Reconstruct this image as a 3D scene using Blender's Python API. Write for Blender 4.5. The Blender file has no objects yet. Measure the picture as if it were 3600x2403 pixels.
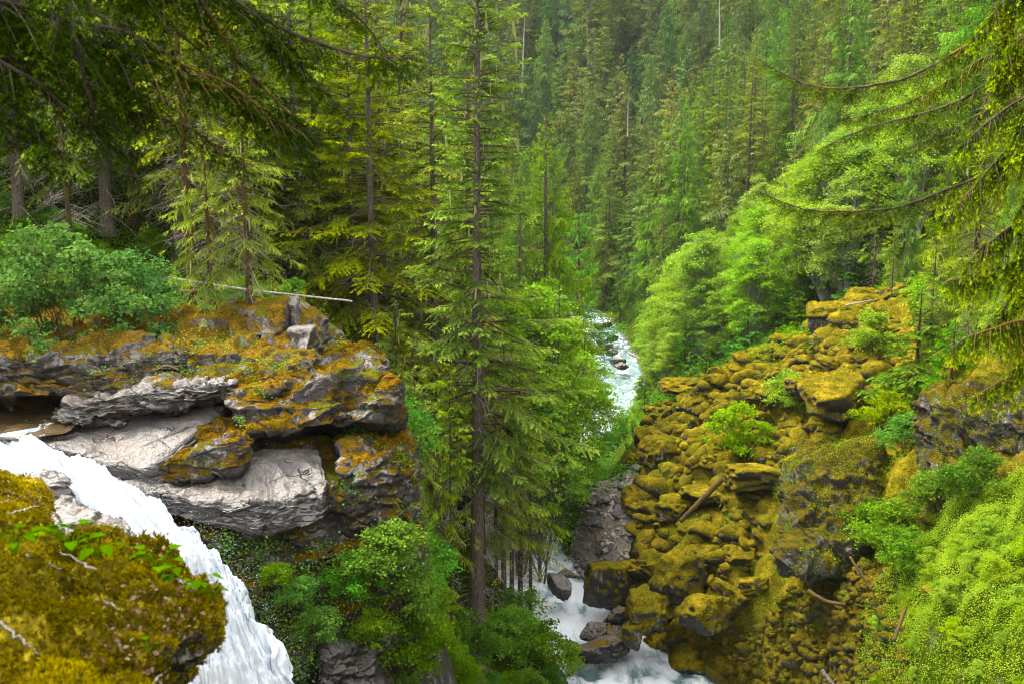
import bpy, math, random
import numpy as np
from mathutils import Vector, Matrix
R = math.radians
SC = bpy.context.scene
COL = SC.collection
# ------------------------------------------------------------------ camera, world, sun, exposure
PITCH = R(10.0); FPX = 1005.0; W, H = 1024, 683
cam_d = bpy.data.cameras.new('camera'); cam = bpy.data.objects.new('camera', cam_d); COL.objects.link(cam)
cam.location = (0, 0, 0); cam.rotation_euler = (R(90) - PITCH, 0, 0)
cam_d.sensor_width = 36; cam_d.lens = 36 * FPX / W
cam_d.clip_start = 0.05; cam_d.clip_end = 5000
cam_d.dof.use_dof = True; cam_d.dof.focus_distance = 48; cam_d.dof.aperture_fstop = 4.5
SC.camera = cam
SUN_EL, SUN_AZ = R(58), R(-55)            # azimuth from +Y, negative = left
world = bpy.data.worlds.new('World'); SC.world = world; world.use_nodes = True
nt = world.node_tree; bg = nt.nodes['Background']
sky = nt.nodes.new('ShaderNodeTexSky'); sky.sky_type = 'NISHITA'; sky.sun_disc = False
sky.sun_elevation = SUN_EL; sky.sun_rotation = SUN_AZ; sky.dust_density = 3.0
hs = nt.nodes.new('ShaderNodeHueSaturation'); hs.inputs['Saturation'].default_value = 0.12
nt.links.new(sky.outputs[0], hs.inputs['Color']); nt.links.new(hs.outputs[0], bg.inputs[0])
bg.inputs[1].default_value = 0.15
sd = bpy.data.lights.new('sun', 'SUN'); sun = bpy.data.objects.new('sun', sd); COL.objects.link(sun)
sd.energy = 1.35; sd.angle = R(14); sd.color = (1, 0.93, 0.80)
sdir = Vector((math.sin(SUN_AZ) * math.cos(SUN_EL), math.cos(SUN_AZ) * math.cos(SUN_EL), math.sin(SUN_EL)))
sun.rotation_euler = sdir.to_track_quat('Z', 'Y').to_euler(); sun.location = (0, 0, 60)
SC.view_settings.view_transform = 'Standard'; SC.view_settings.look = 'None'
SC.view_settings.exposure = 2.95; SC.view_settings.gamma = 1.0
SC.view_settings.use_curve_mapping = False
SC.cycles.max_bounces = 7; SC.cycles.diffuse_bounces = 4; SC.cycles.glossy_bounces = 2
SC.cycles.transmission_bounces = 4; SC.cycles.transparent_max_bounces = 4; SC.cycles.volume_bounces = 0
SC.cycles.use_denoising = True; SC.cycles.denoiser = 'OPENIMAGEDENOISE'
SC.cycles.denoising_input_passes = 'RGB_ALBEDO_NORMAL'; SC.cycles.denoising_prefilter = 'NONE'
SC.cycles.filter_width = 1.15
SC.cycles.sample_clamp_direct = 0.30; SC.cycles.sample_clamp_indirect = 0.30
SC.cycles.denoiser = 'OPENIMAGEDENOISE'; SC.cycles.denoising_input_passes = 'RGB_ALBEDO_NORMAL'; SC.cycles.denoising_prefilter = 'ACCURATE'
SC.cycles.use_adaptive_sampling = False
SC.cycles.caustics_reflective = False; SC.cycles.caustics_refractive = False

# ------------------------------------------------------------------ pixel <-> world helpers
CP, SP = math.cos(PITCH), math.sin(PITCH)
def P(px, py, Y):
    """point seen at photo pixel (px, py) at forward distance Y"""
    rx = (px - 512) / FPX; ry = -(py - 341.5) / FPX
    d = np.array((rx, CP + ry * SP, -SP + ry * CP))
    return d * (Y / d[1])
def proj(p):
    p = np.asarray(p, float)
    f = p[..., 1] * CP - p[..., 2] * SP; u = p[..., 1] * SP + p[..., 2] * CP
    return 512 + FPX * p[..., 0] / f, 341.5 - FPX * u / f, f

# ------------------------------------------------------------------ noise
def _h(ix, iy, iz, seed):
    n = (ix.astype(np.int64) * 374761393 + iy.astype(np.int64) * 668265263 + iz.astype(np.int64) * 2147483647 + seed * 144665) & 0xffffffff
    n = ((n ^ (n >> 13)) * 1274126177) & 0xffffffff
    n = ((n ^ (n >> 16)) * 2246822519) & 0xffffffff
    return (n ^ (n >> 15)) / 4294967296.0
def vnoise(p, seed=0):
    p = np.asarray(p, float); i = np.floor(p); f = p - i; f = f * f * f * (f * (f * 6 - 15) + 10); i = i.astype(np.int64)
    x, y, z = i[..., 0], i[..., 1], i[..., 2]; fx, fy, fz = f[..., 0], f[..., 1], f[..., 2]
    def L(a, b, t): return a + (b - a) * t
    c = [[[_h(x + a, y + b, z + c_, seed) for c_ in (0, 1)] for b in (0, 1)] for a in (0, 1)]
    r = L(L(L(c[0][0][0], c[1][0][0], fx), L(c[0][1][0], c[1][1][0], fx), fy),
          L(L(c[0][0][1], c[1][0][1], fx), L(c[0][1][1], c[1][1][1], fx), fy), fz)
    return r * 2 - 1
def fbm(p, o=4, seed=0, g=0.5):
    p = np.asarray(p, float); r = 0; a = 1.0
    for k in range(o):
        r = r + a * vnoise(p, seed + k * 17); p = p * 2.03 + 11.3; a *= g
    return r
def worley2(p, seed=0):
    """F1, F2 and cell random of 2-D cellular noise"""
    p = np.asarray(p, float); i = np.floor(p).astype(np.int64); n = len(p)
    f1 = np.full(n, 9.0); f2 = np.full(n, 9.0); cid = np.zeros(n); z = np.zeros(n, np.int64)
    for a in (-1, 0, 1):
        for b in (-1, 0, 1):
            cx, cy = i[:, 0] + a, i[:, 1] + b
            dx = cx + _h(cx, cy, z, seed) - p[:, 0]; dy = cy + _h(cx, cy, z + 1, seed) - p[:, 1]
            d = np.sqrt(dx * dx + dy * dy); r = _h(cx, cy, z + 2, seed)
            m = d < f1; f2 = np.where(m, f1, np.minimum(f2, d)); cid = np.where(m, r, cid); f1 = np.where(m, d, f1)
    return f1, f2, cid
def cells3(p, seed=0):
    p = np.asarray(p, float); i = np.floor(p).astype(np.int64); n = len(p); f1 = np.full(n, 9.0); f2 = np.full(n, 9.0); cid = np.zeros(n)
    for a in (-1, 0, 1):
        for b in (-1, 0, 1):
            for c in (-1, 0, 1):
                x, y, z = i[:, 0] + a, i[:, 1] + b, i[:, 2] + c
                d = np.abs(x + _h(x, y, z, seed) - p[:, 0]) + np.abs(y + _h(x, y, z, seed + 1) - p[:, 1]) + np.abs(z + _h(x, y, z, seed + 2) - p[:, 2]) * 1.4
                m = d < f1; f2 = np.where(m, f1, np.minimum(f2, d)); cid = np.where(m, _h(x, y, z, seed + 3), cid); f1 = np.where(m, d, f1)
    return f1, f2, cid
def sstep(a, b, x):
    t = np.clip((x - a) / (b - a), 0, 1); return t * t * (3 - 2 * t)
def unit(v):
    return v / np.maximum(np.linalg.norm(v, axis=-1, keepdims=True), 1e-9)

# ------------------------------------------------------------------ mesh building
def mesh(name, V, T, mats, tint=None, midx=None, smooth=False):
    V = np.ascontiguousarray(V, np.float32).reshape(-1, 3); T = np.ascontiguousarray(T, np.int32)
    k = T.shape[1]; me = bpy.data.meshes.new(name)
    me.vertices.add(len(V)); me.vertices.foreach_set('co', V.ravel())
    me.loops.add(T.size); me.loops.foreach_set('vertex_index', T.ravel())
    me.polygons.add(len(T)); me.polygons.foreach_set('loop_start', np.arange(0, T.size, k, dtype=np.int32))
    if smooth is not False:
        s = np.ones(len(T), bool) if smooth is True else smooth
        me.polygons.foreach_set('use_smooth', s)
    else:
        me.polygons.foreach_set('use_smooth', np.zeros(len(T), bool))
    for m in mats: me.materials.append(m)
    if midx is not None: me.polygons.foreach_set('material_index', np.ascontiguousarray(midx, np.int32))
    if tint is not None:
        a = me.attributes.new('tint', 'FLOAT', 'POINT'); a.data.foreach_set('value', np.ascontiguousarray(tint, np.float32))
    me.update(calc_edges=True); me.validate()
    return me
def obj(name, me, parent=None, label=None, cat=None, group=None, kind=None, loc=None):
    o = bpy.data.objects.new(name, me); COL.objects.link(o)
    if parent is not None: o.parent = parent
    tag(o, label, cat, group, kind)
    if loc is not None: o.location = loc
    return o
def tag(o, label=None, cat=None, group=None, kind=None):
    if label: o['label'] = label
    if cat: o['category'] = cat
    if group: o['group'] = group
    if kind: o['kind'] = kind
class MB:
    """collects triangle soups"""
    def __init__(s): s.v = []; s.t = []; s.c = []; s.m = []; s.n = 0; s.sm = []
    def add(s, V, T, tint=0.5, m=0, smooth=False):
        V = np.asarray(V, float).reshape(-1, 3); T = np.asarray(T, int)
        s.v.append(V); s.t.append(T + s.n); s.n += len(V)
        s.c.append(np.broadcast_to(np.asarray(tint, float), (len(V),)).copy()); s.m.append(np.full(len(T), m)); s.sm.append(np.full(len(T), smooth))
    def mesh(s, name, mats):
        return mesh(name, np.concatenate(s.v), np.concatenate(s.t), mats, np.concatenate(s.c), np.concatenate(s.m), np.concatenate(s.sm))
def tubes(pts, rad, sides=4):
    """pts (B,K,3), rad (B,K) -> verts, tris of B tapered tubes"""
    B, K, _ = pts.shape
    tan = unit(np.gradient(pts, axis=1)) if K > 2 else unit(np.repeat(pts[:, 1:] - pts[:, :1], 2, 1))
    ref = np.where(np.abs(tan[..., 2:3]) > 0.9, np.array((1., 0, 0)), np.array((0, 0, 1.)))
    u = unit(np.cross(tan, ref)); w = np.cross(tan, u)
    a = np.arange(sides) * 2 * np.pi / sides
    V = pts[:, :, None] + rad[:, :, None, None] * (u[:, :, None] * np.cos(a)[None, None, :, None] + w[:, :, None] * np.sin(a)[None, None, :, None])
    idx = np.arange(B * K * sides).reshape(B, K, sides); nx = np.roll(idx, -1, 2)
    a0, b0, a1, b1 = idx[:, :-1], nx[:, :-1], idx[:, 1:], nx[:, 1:]
    T = np.concatenate([np.stack([a0, b0, b1], -1).reshape(-1, 3), np.stack([a0, b1, a1], -1).reshape(-1, 3)])
    return V.reshape(-1, 3), T
def curve_pts(ctrl, n):
    """Catmull-Rom through control points"""
    c = np.asarray(ctrl, float); c = np.vstack([2 * c[0] - c[1], c, 2 * c[-1] - c[-2]])
    out = []
    for t in np.linspace(0, len(c) - 3 - 1e-6, n):
        i = int(t); f = t - i; p0, p1, p2, p3 = c[i:i + 4]
        out.append(0.5 * (2 * p1 + (p2 - p0) * f + (2 * p0 - 5 * p1 + 4 * p2 - p3) * f * f + (3 * p1 - p0 - 3 * p2 + p3) * f ** 3))
    return np.array(out)
def leaves(c, n, d, L, Wd):
    """kite leaves: centre c, normal n, direction d (unit), length L, width Wd -> V (4 per leaf), T (2 per leaf)"""
    s = unit(np.cross(n, d)); L = np.asarray(L)[:, None]; Wd = np.asarray(Wd)[:, None]
    V = np.stack([c - d * L * .5, c + s * Wd * .5 + n * L * .07, c + d * L * .5 - n * L * .05, c - s * Wd * .5 + n * L * .07], 1)
    i = np.arange(len(c))[:, None] * 4
    return V.reshape(-1, 3), np.concatenate([i + np.array([[0, 1, 2]]), i + np.array([[0, 2, 3]])])

# ------------------------------------------------------------------ materials
class N:
    def __init__(s, name):
        s.m = bpy.data.materials.new(name); s.m.use_nodes = True; s.t = s.m.node_tree; s.t.nodes.clear()
        s.out = s.t.nodes.new('ShaderNodeOutputMaterial')
    def n(s, typ, **kw):
        x = s.t.nodes.new('ShaderNode' + typ)
        for k, v in kw.items():
            if k.startswith('i_'):
                key = k[2:]; key = int(key) if key.isdigit() else key.replace('_', ' ')
                s.set(x.inputs[key], v)
            else: setattr(x, k, v)
        return x
    def set(s, inp, v):
        if isinstance(v, bpy.types.NodeSocket): s.t.links.new(v, inp)
        elif isinstance(v, bpy.types.Node): s.t.links.new(v.outputs[0], inp)
        elif isinstance(v, tuple) and len(v) == 3 and inp.type == 'RGBA': inp.default_value = (*v, 1)
        else: inp.default_value = v
    def math(s, op, a, b=0.0, c=0.0, clamp=False):
        x = s.n('Math', operation=op, use_clamp=clamp); s.set(x.inputs[0], a); s.set(x.inputs[1], b); s.set(x.inputs[2], c); return x.outputs[0]
    def mix(s, f, a, b, blend='MIX'):
        x = s.n('MixRGB', blend_type=blend); s.set(x.inputs[0], f); s.set(x.inputs[1], a); s.set(x.inputs[2], b); return x.outputs[0]
    def ramp(s, f, stops, interp='LINEAR'):
        x = s.n('ValToRGB'); r = x.color_ramp; r.interpolation = interp
        while len(r.elements) < len(stops): r.elements.new(0.5)
        for e, (p, c) in zip(r.elements, stops):
            e.position = p; e.color = (*c, 1) if isinstance(c, tuple) else (c, c, c, 1)
        s.set(x.inputs[0], f); return x.outputs[0]
    def noise(s, vec, scale, detail=4, rough=0.55, dist=0.0):
        x = s.n('TexNoise', i_Scale=scale, i_Detail=detail, i_Roughness=rough, i_Distortion=dist); s.set(x.inputs['Vector'], vec); return x.outputs[0]
    def map(s, vec, scale=(1, 1, 1), rot=(0, 0, 0)):
        x = s.n('Mapping'); s.set(x.inputs['Vector'], vec); x.inputs['Scale'].default_value = scale; x.inputs['Rotation'].default_value = rot; return x.outputs[0]
    def attr(s, name): return s.n('Attribute', attribute_name=name).outputs['Fac']
    def surf(s, x): s.t.links.new(x.outputs[0] if isinstance(x, bpy.types.Node) else x, s.out.inputs[0]); return s.m
def leaf_mat(name, dark, mid, tip, transl=0.35, var=0.25, rough=0.55):
    """leaf colour runs from old growth to young tips along 'tint'; each tree differs a little"""
    k = N(name); t = k.attr('tint'); rnd = k.n('ObjectInfo').outputs['Random']
    c = k.ramp(t, [(0.0, dark), (0.5, mid), (1.0, tip)])
    pos = k.n('NewGeometry').outputs['Position']
    nz = k.noise(pos, 0.45, 2)
    h = k.n('HueSaturation'); k.set(h.inputs['Color'], c)
    k.set(h.inputs['Hue'], k.math('MULTIPLY_ADD', rnd, 0.05 * var / .25, 0.5 - 0.025 * var / .25))
    r2 = k.math('FRACT', k.math('MULTIPLY', rnd, 7.31))
    k.set(h.inputs['Value'], k.math('MULTIPLY_ADD', r2, var * 1.6, k.math('MULTIPLY_ADD', nz, 0.6, 0.7 - var * .8)))
    h.inputs['Saturation'].default_value = 1.0
    k.set(h.inputs['Saturation'], k.math('MULTIPLY_ADD', k.math('FRACT', k.math('MULTIPLY', rnd, 3.77)), -var * .55, 1.05))
    p = k.n('BsdfDiffuse'); k.set(p.inputs[0], h.outputs[0])
    tr = k.n('BsdfTranslucent'); k.set(tr.inputs[0], k.mix(1.0, h.outputs[0], (0.95, 1.0, 0.45), 'MULTIPLY'))
    mx = k.n('MixShader'); mx.inputs[0].default_value = transl
    k.t.links.new(p.outputs[0], mx.inputs[1]); k.t.links.new(tr.outputs[0], mx.inputs[2])
    return k.surf(mx)
def bark_mat(name, a, b, scale=6, moss=0.0, mossc=(0.10, 0.06, 0.008)):
    k = N(name); co = k.n('TexCoord').outputs['Object']
    m = k.map(co, (scale, scale, scale * 0.22)); v = k.noise(m, 3.0, 5, 0.65)
    c = k.ramp(v, [(0.32, a), (0.5, tuple((x + y) / 2 for x, y in zip(a, b))), (0.66, b)])
    if moss:
        mm = k.ramp(k.noise(co, 1.3, 3), [(0.62 - moss * .35, 0.0), (0.72 - moss * .35, 1.0)]); c = k.mix(mm, c, mossc)
    p = k.n('BsdfPrincipled', i_Roughness=0.9); k.set(p.inputs['Base Color'], c); p.inputs['Specular IOR Level'].default_value = 0.15
    bp = k.n('Bump', i_Strength=0.8, i_Distance=0.04); k.set(bp.inputs['Height'], v); k.set(p.inputs['Normal'], bp.outputs[0])
    return k.surf(p)
def rock_mat(name, light, tan, dark, moss_lo, moss_hi, thr, soft=0.12, stain=0.5, rough=0.55, bed=(0, 0, 0), moss_n=0.5, mscale=0.9, green=(0.05, 0.07, 0.006), crack=1.0, side=0.28):
    """stone with cracks, dark lichen stains and moss where the surface faces up"""
    k = N(name); g = k.n('NewGeometry'); pos = g.outputs['Position']
    nz = k.n('SeparateXYZ'); k.set(nz.inputs[0], g.outputs['Normal']); up = nz.outputs[2]
    m = k.map(pos, (0.5, 0.5, 2.0), bed)
    n1 = k.noise(m, 1.1, 5, 0.6, 0.6); n2 = k.noise(pos, 5.0, 5, 0.6); n3 = k.noise(pos, mscale, 5, 0.62); n4 = k.noise(pos, 14.0, 3, 0.6)
    base = k.ramp(n1, [(0.3, tan), (0.5, light), (0.7, tuple(x * .72 for x in light))])
    base = k.mix(k.ramp(n2, [(0.35, 0.55), (0.65, 0.0)]), base, tuple(x * .55 for x in tan))
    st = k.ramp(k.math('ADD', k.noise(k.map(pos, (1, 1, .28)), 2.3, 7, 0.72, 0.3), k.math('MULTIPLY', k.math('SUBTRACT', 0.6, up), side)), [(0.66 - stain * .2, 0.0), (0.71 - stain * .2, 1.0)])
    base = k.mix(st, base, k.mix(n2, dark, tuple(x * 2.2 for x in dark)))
    vo = k.n('TexVoronoi', feature='DISTANCE_TO_EDGE', i_Scale=0.75)
    wob = k.n('VectorMath', operation='ADD'); k.set(wob.inputs[0], k.map(pos, (0.8, 0.8, 2.6), bed))
    nv = k.n('TexNoise', i_Scale=1.5, i_Detail=3.0); k.set(nv.inputs['Vector'], pos); k.set(wob.inputs[1], nv.outputs['Color'])
    k.set(vo.inputs['Vector'], wob.outputs[0])
    cr = k.ramp(vo.outputs['Distance'], [(0.0, 1.0), (0.022 * crack, 0.8), (0.045 * crack, 0.0)])
    cr = k.math('MULTIPLY', cr, k.ramp(k.noise(pos, 0.9, 3, 0.6), [(0.48, 0.0), (0.58, 1.0)]))
    base = k.mix(cr, base, tuple(x * .4 for x in dark))
    mv = k.math('ADD', k.math('ADD', up, k.math('MULTIPLY', k.math('SUBTRACT', n3, 0.5), moss_n * 3.2)), k.math('MULTIPLY', k.math('SUBTRACT', n2, 0.5), 0.5))
    over = max(0.0, thr + soft - 1.0)
    if over: mv = k.math('SUBTRACT', mv, over); thr = 1.0 - soft
    mm = k.ramp(mv, [(max(0.0, thr - soft), 0.0), (min(1.0, thr + soft), 1.0)])
    mc = k.ramp(k.noise(pos, 0.8, 4, 0.6), [(0.36, green), (0.47, moss_lo), (0.62, moss_hi)])
    mc = k.mix(k.ramp(k.noise(pos, 3.1, 4, 0.65), [(0.40, 0.75), (0.58, 0.0)]), mc, tuple(x * .55 for x in moss_lo))
    mc = k.mix(k.ramp(n4, [(0.35, 0.7), (0.6, 0.0)]), mc, tuple(x * .35 for x in moss_lo))
    mc = k.mix(k.ramp(k.noise(pos, 26.0, 2, 0.6), [(0.56, 0.0), (0.68, 0.8)]), mc, tuple(x * 1.5 for x in moss_hi))
    c = k.mix(mm, base, mc)
    p = k.n('BsdfPrincipled'); k.set(p.inputs['Base Color'], c); k.set(p.inputs['Specular IOR Level'], k.math('MULTIPLY_ADD', k.mix(mm, (0,) * 3, (1,) * 3), -0.4, 0.4))
    k.set(p.inputs['Roughness'], k.mix(mm, (rough,) * 3, (0.95,) * 3))
    hgt = k.math('ADD', k.math('MULTIPLY', n2, 0.5), k.math('MULTIPLY', n4, 0.25)); hgt = k.math('SUBTRACT', hgt, k.math('MULTIPLY', cr, 0.6))
    hgt = k.math('ADD', hgt, k.math('MULTIPLY', mm, 0.35))
    bp = k.n('Bump', i_Strength=0.9, i_Distance=0.16); k.set(bp.inputs['Height'], hgt); k.set(p.inputs['Normal'], bp.outputs[0])
    return k.surf(p)
GOLD, OLIVE = (0.145, 0.080, 0.007), (0.085, 0.056, 0.006)
M_NEEDLE = leaf_mat('needles', (0.032, 0.060, 0.003), (0.135, 0.205, 0.005), (0.34, 0.42, 0.012))
M_HEMLOCK = leaf_mat('hemlock_needles', (0.036, 0.064, 0.004), (0.145, 0.205, 0.008), (0.33, 0.41, 0.018))
M_CEDAR = leaf_mat('cedar_sprays', (0.026, 0.070, 0.005), (0.075, 0.175, 0.009), (0.16, 0.30, 0.016))
M_FAR = leaf_mat('far_needles', (0.028, 0.050, 0.006), (0.085, 0.135, 0.010), (0.17, 0.23, 0.018), var=0.42)
M_FARO = leaf_mat('olive_needles', (0.045, 0.055, 0.007), (0.11, 0.13, 0.015), (0.19, 0.21, 0.028), var=0.4)
M_FARB = leaf_mat('blue_green_needles', (0.022, 0.048, 0.012), (0.062, 0.12, 0.022), (0.125, 0.20, 0.040), var=0.4)
M_BOUGH = leaf_mat('shade_painted_bough_needles', (0.008, 0.018, 0.0015), (0.026, 0.050, 0.0025), (0.085, 0.12, 0.005), transl=0.45, var=0.0)  # shade under the canopy is painted into these dark needle colours
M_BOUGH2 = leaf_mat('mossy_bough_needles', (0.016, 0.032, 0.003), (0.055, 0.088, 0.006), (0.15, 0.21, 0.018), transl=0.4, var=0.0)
M_TIPS = leaf_mat('bright_tipped_needles', (0.018, 0.042, 0.003), (0.05, 0.090, 0.005), (0.30, 0.40, 0.012), transl=0.4, var=0.0)
M_ALDER = leaf_mat('alder_leaves', (0.09, 0.15, 0.010), (0.18, 0.29, 0.022), (0.27, 0.40, 0.045), transl=0.4, var=0.2)
M_BLUELEAF = leaf_mat('willow_leaves', (0.035, 0.10, 0.022), (0.07, 0.17, 0.04), (0.13, 0.27, 0.07), transl=0.35, var=0.2)
M_SHRUB = leaf_mat('shrub_leaves', (0.035, 0.09, 0.004), (0.075, 0.18, 0.007), (0.13, 0.28, 0.014), transl=0.4, var=0.25)
M_LIME = leaf_mat('lime_leaves', (0.09, 0.15, 0.006), (0.17, 0.27, 0.010), (0.26, 0.37, 0.024), transl=0.4, var=0.15)
M_COVER = leaf_mat('cover_leaves', (0.05, 0.085, 0.005), (0.105, 0.155, 0.008), (0.19, 0.25, 0.018), transl=0.35, var=0.1)
M_MOSSTUFT = leaf_mat('moss_tufts', (0.050, 0.040, 0.002), (0.165, 0.122, 0.004), (0.37, 0.285, 0.012), transl=0.2, var=0.1)
M_LICHEN = leaf_mat('hanging_lichen', (0.13, 0.14, 0.05), (0.22, 0.22, 0.085), (0.30, 0.29, 0.12), transl=0.3, var=0.1)
M_LITTER = leaf_mat('leaf_litter', (0.05, 0.025, 0.010), (0.11, 0.06, 0.03), (0.22, 0.15, 0.10), transl=0.05, var=0.1)
M_BARK = bark_mat('grey_bark', (0.026, 0.019, 0.013), (0.12, 0.094, 0.072))
M_BARKD = bark_mat('dark_mossy_bark', (0.014, 0.009, 0.005), (0.055, 0.036, 0.02), moss=0.55, mossc=(0.055, 0.034, 0.004))
M_BARKP = bark_mat('pale_bark', (0.10, 0.09, 0.075), (0.36, 0.33, 0.29), 4)
M_TWIG = bark_mat('twig_wood', (0.020, 0.014, 0.008), (0.075, 0.052, 0.034), 3, moss=0.3)
M_DEAD = bark_mat('dead_twigs', (0.11, 0.09, 0.07), (0.28, 0.245, 0.205), 3)
M_ROCK = rock_mat('ledge_stone', (0.125, 0.117, 0.111), (0.10, 0.075, 0.055), (0.012, 0.009, 0.006), OLIVE, GOLD, 0.52, stain=0.6, moss_n=0.45, crack=.6)
M_SLAB = rock_mat('slab_stone', (0.082, 0.074, 0.067), (0.086, 0.062, 0.042), (0.010, 0.008, 0.006), OLIVE, GOLD, 1.35, stain=0.34, rough=0.38, bed=(0.25, -0.3, 0), moss_n=0.10, crack=.45, side=0.75)
M_MOSSY = rock_mat('mossy_stone', (0.20, 0.185, 0.175), (0.15, 0.115, 0.09), (0.012, 0.010, 0.006), (0.070, 0.056, 0.004), (0.195, 0.145, 0.007), 0.0, stain=0.4, moss_n=0.40, mscale=1.6, green=(0.075, 0.088, 0.004))
M_SPECK = rock_mat('talus_floor', (0.12, 0.10, 0.085), (0.09, 0.06, 0.035), (0.010, 0.008, 0.005), (0.050, 0.040, 0.004), (0.105, 0.078, 0.005), -.05, stain=0.5, moss_n=0.5, green=(0.055, 0.075, 0.004))
M_CLIFF = rock_mat('cliff_stone', (0.15, 0.138, 0.127), (0.09, 0.068, 0.05), (0.010, 0.007, 0.005), (0.07, 0.043, 0.003), (0.125, 0.066, 0.003), 0.50, stain=0.9, moss_n=0.75, crack=.6)
M_CLIFF2 = rock_mat('leafy_cliff_stone', (0.13, 0.12, 0.11), (0.085, 0.065, 0.045), (0.010, 0.008, 0.005), (0.042, 0.034, 0.004), (0.080, 0.058, 0.005), 0.34, stain=0.9, moss_n=0.6, crack=.5, green=(0.045, 0.055, 0.004))
M_BARE = rock_mat('bare_stone', (0.13, 0.12, 0.11), (0.11, 0.08, 0.06), (0.018, 0.014, 0.011), OLIVE, GOLD, 0.98, stain=0.25, moss_n=0.12, crack=.6)
M_GRAVEL = rock_mat('tan_gravel', (0.40, 0.34, 0.28), (0.33, 0.25, 0.18), (0.10, 0.08, 0.06), OLIVE, GOLD, 1.4, stain=0.1, moss_n=0.05, crack=.4)
M_WETROCK = rock_mat('wet_stone', (0.09, 0.078, 0.066), (0.066, 0.047, 0.03), (0.007, 0.006, 0.005), OLIVE, GOLD, 0.95, stain=0.6, rough=0.25, moss_n=0.3)
M_BANK = rock_mat('green_bank', (0.07, 0.055, 0.035), (0.05, 0.033, 0.018), (0.012, 0.009, 0.005), (0.030, 0.045, 0.003), (0.06, 0.075, 0.003), -0.1, stain=0.3, moss_n=0.4, crack=0.2, green=(0.05, 0.09, 0.004))
M_GROUND = rock_mat('forest_floor', (0.028, 0.020, 0.012), (0.020, 0.013, 0.007), (0.006, 0.004, 0.002), (0.018, 0.028, 0.002), (0.028, 0.036, 0.002), 0.25, stain=0.3, moss_n=0.6, crack=0.2)
# ------------------------------------------------------------------ terrain
RIV = np.array([  # Y, x, z, width
    (44, 9.6, -29.9, 11.0), (50, 9.2, -29.8, 10.0), (54, 7.8, -29.75, 8.0), (58, 5.8, -29.6, 6.0), (62, 4.2, -29.5, 4.6), (67, 2.6, -29.5, 5.2), (74, 0.6, -29.8, 6.0),
    (84, -0.6, -30.6, 6.5), (95, 0.6, -31.2, 7.0), (106, 3.6, -31.8, 7.0), (117, 7.0, -32.2, 7.0), (130, 10.6, -32.6, 9.0), (150, 14.0, -33.0, 11.0),
    (172, 15.6, -33.3, 11.0), (200, 16.6, -33.6, 10.0), (225, 17.2, -33.9, 8.0), (250, 14.0, -34.2, 8.0), (290, 2.0, -34.6, 8.0)])
def river_at(Y): return [np.interp(Y, RIV[:, 0], RIV[:, i]) for i in (1, 2, 3)]
_c = []
def cp(px, py, Y): _c.append(P(px, py, Y))
def cw(x, y, z): _c.append(np.array((x, y, z), float))
for a in [(0, 345, 37), (100, 330, 41), (200, 322, 45), (300, 309, 47), (345, 330, 45), (60, 385, 34), (120, 420, 33), (60, 470, 31.5), (250, 420, 34.5), (350, 425, 36), (395, 440, 37),
          (200, 520, 30.5), (320, 560, 32), (405, 520, 40), (400, 600, 40), (440, 645, 45), (475, 636, 50), (515, 640, 53), (555, 672, 51), (390, 670, 36), (330, 700, 31),
          (430, 540, 60), (450, 500, 70), (490, 500, 76), (470, 585, 60), (700, 400, 78), (640, 470, 80),
          (650, 430, 95), (760, 355, 84), (850, 320, 86), (880, 325, 77), (700, 470, 68), (760, 470, 64), (800, 420, 68), (860, 410, 64), (720, 560, 59), (690, 640, 56),
          (800, 560, 54), (800, 640, 48), (860, 660, 43), (900, 570, 46), (870, 490, 54), (940, 480, 50), (960, 520, 44), (1024, 540, 40), (950, 590, 40), (930, 650, 37), (1010, 640, 33),
          (900, 700, 37), (760, 700, 51), (600, 505, 72), (590, 560, 66), (690, 690, 55)]: cp(*a)
for a in [(-12, 60, -9), (-20, 80, -5), (-12, 90, -19), (-30, 120, 0), (-10, 130, -27), (-6, 70, -25), (0, 160, -31), (-60, 60, 8), (-60, 120, 25), (-90, 200, 50), (-20, 200, -12), (0, 220, -29),
          (-40, 45, -3), (-35, 30, -5), (-60, 20, 0), (-25, 29, -8.6), (-20, 26, -9), (-16, 24.5, -11), (-14, 28.5, -11.2),
          (20, 300, -30), (45, 350, 0), (0, 340, -12), (30, 500, 78), (-40, 500, 95), (120, 450, 100), (-150, 400, 120), (200, 400, 140), (60, 260, 2), (84, 250, 24), (50, 190, -8),
          (30, 600, 115), (-60, 300, 35), (45, 55, 4), (60, 100, 18), (80, 150, 28), (45, 130, -7), (29, 115, -21), (30, 160, -27), (60, 180, 4), (120, 200, 55), (110, 120, 50),
          (36, 100, -10), (24, 95, -22), (25, 140, -29), (60, 60, 16), (90, 60, 40), (40, 75, -3), (48, 90, 6), (37, 42, -6), (30, 30, -9), (33, 52, -7),
          (0, 0, -3.2), (-3, 4.5, -3.4), (0, 8, -9), (0, 10, -12), (0, 25, -22), (10, 20, -18), (-8, 15, -12.5), (-6, 8, -6), (-15, 15, -9), (-4, 12, -12), (10, 35, -26.5), (20, 25, -14), (14, 10, -10), (-12, 23, -14.5),
          (-8, 22, -18), (-5, 27, -21), (0, 40, -29), (5, 50, -30.5), (-3, 33, -23), (-30, -20, 2), (30, -20, 2), (0, -20, -1), (30, 5, -4), (-30, 5, -2), (5, 58, -30), (250, 700, 230), (-250, 700, 210), (0, 800, 190), (300, 200, 160), (-250, 150, 120)]: cw(*a)
CPTS = np.array(_c)
_d = np.linalg.norm(CPTS[:, None, :2] - CPTS[None, :, :2], axis=-1) + np.eye(len(CPTS)) * -0.6 * 0
_A = np.block([[_d + 0 * _d, np.ones((len(CPTS), 1))], [np.ones((1, len(CPTS))), np.zeros((1, 1))]])
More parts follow.
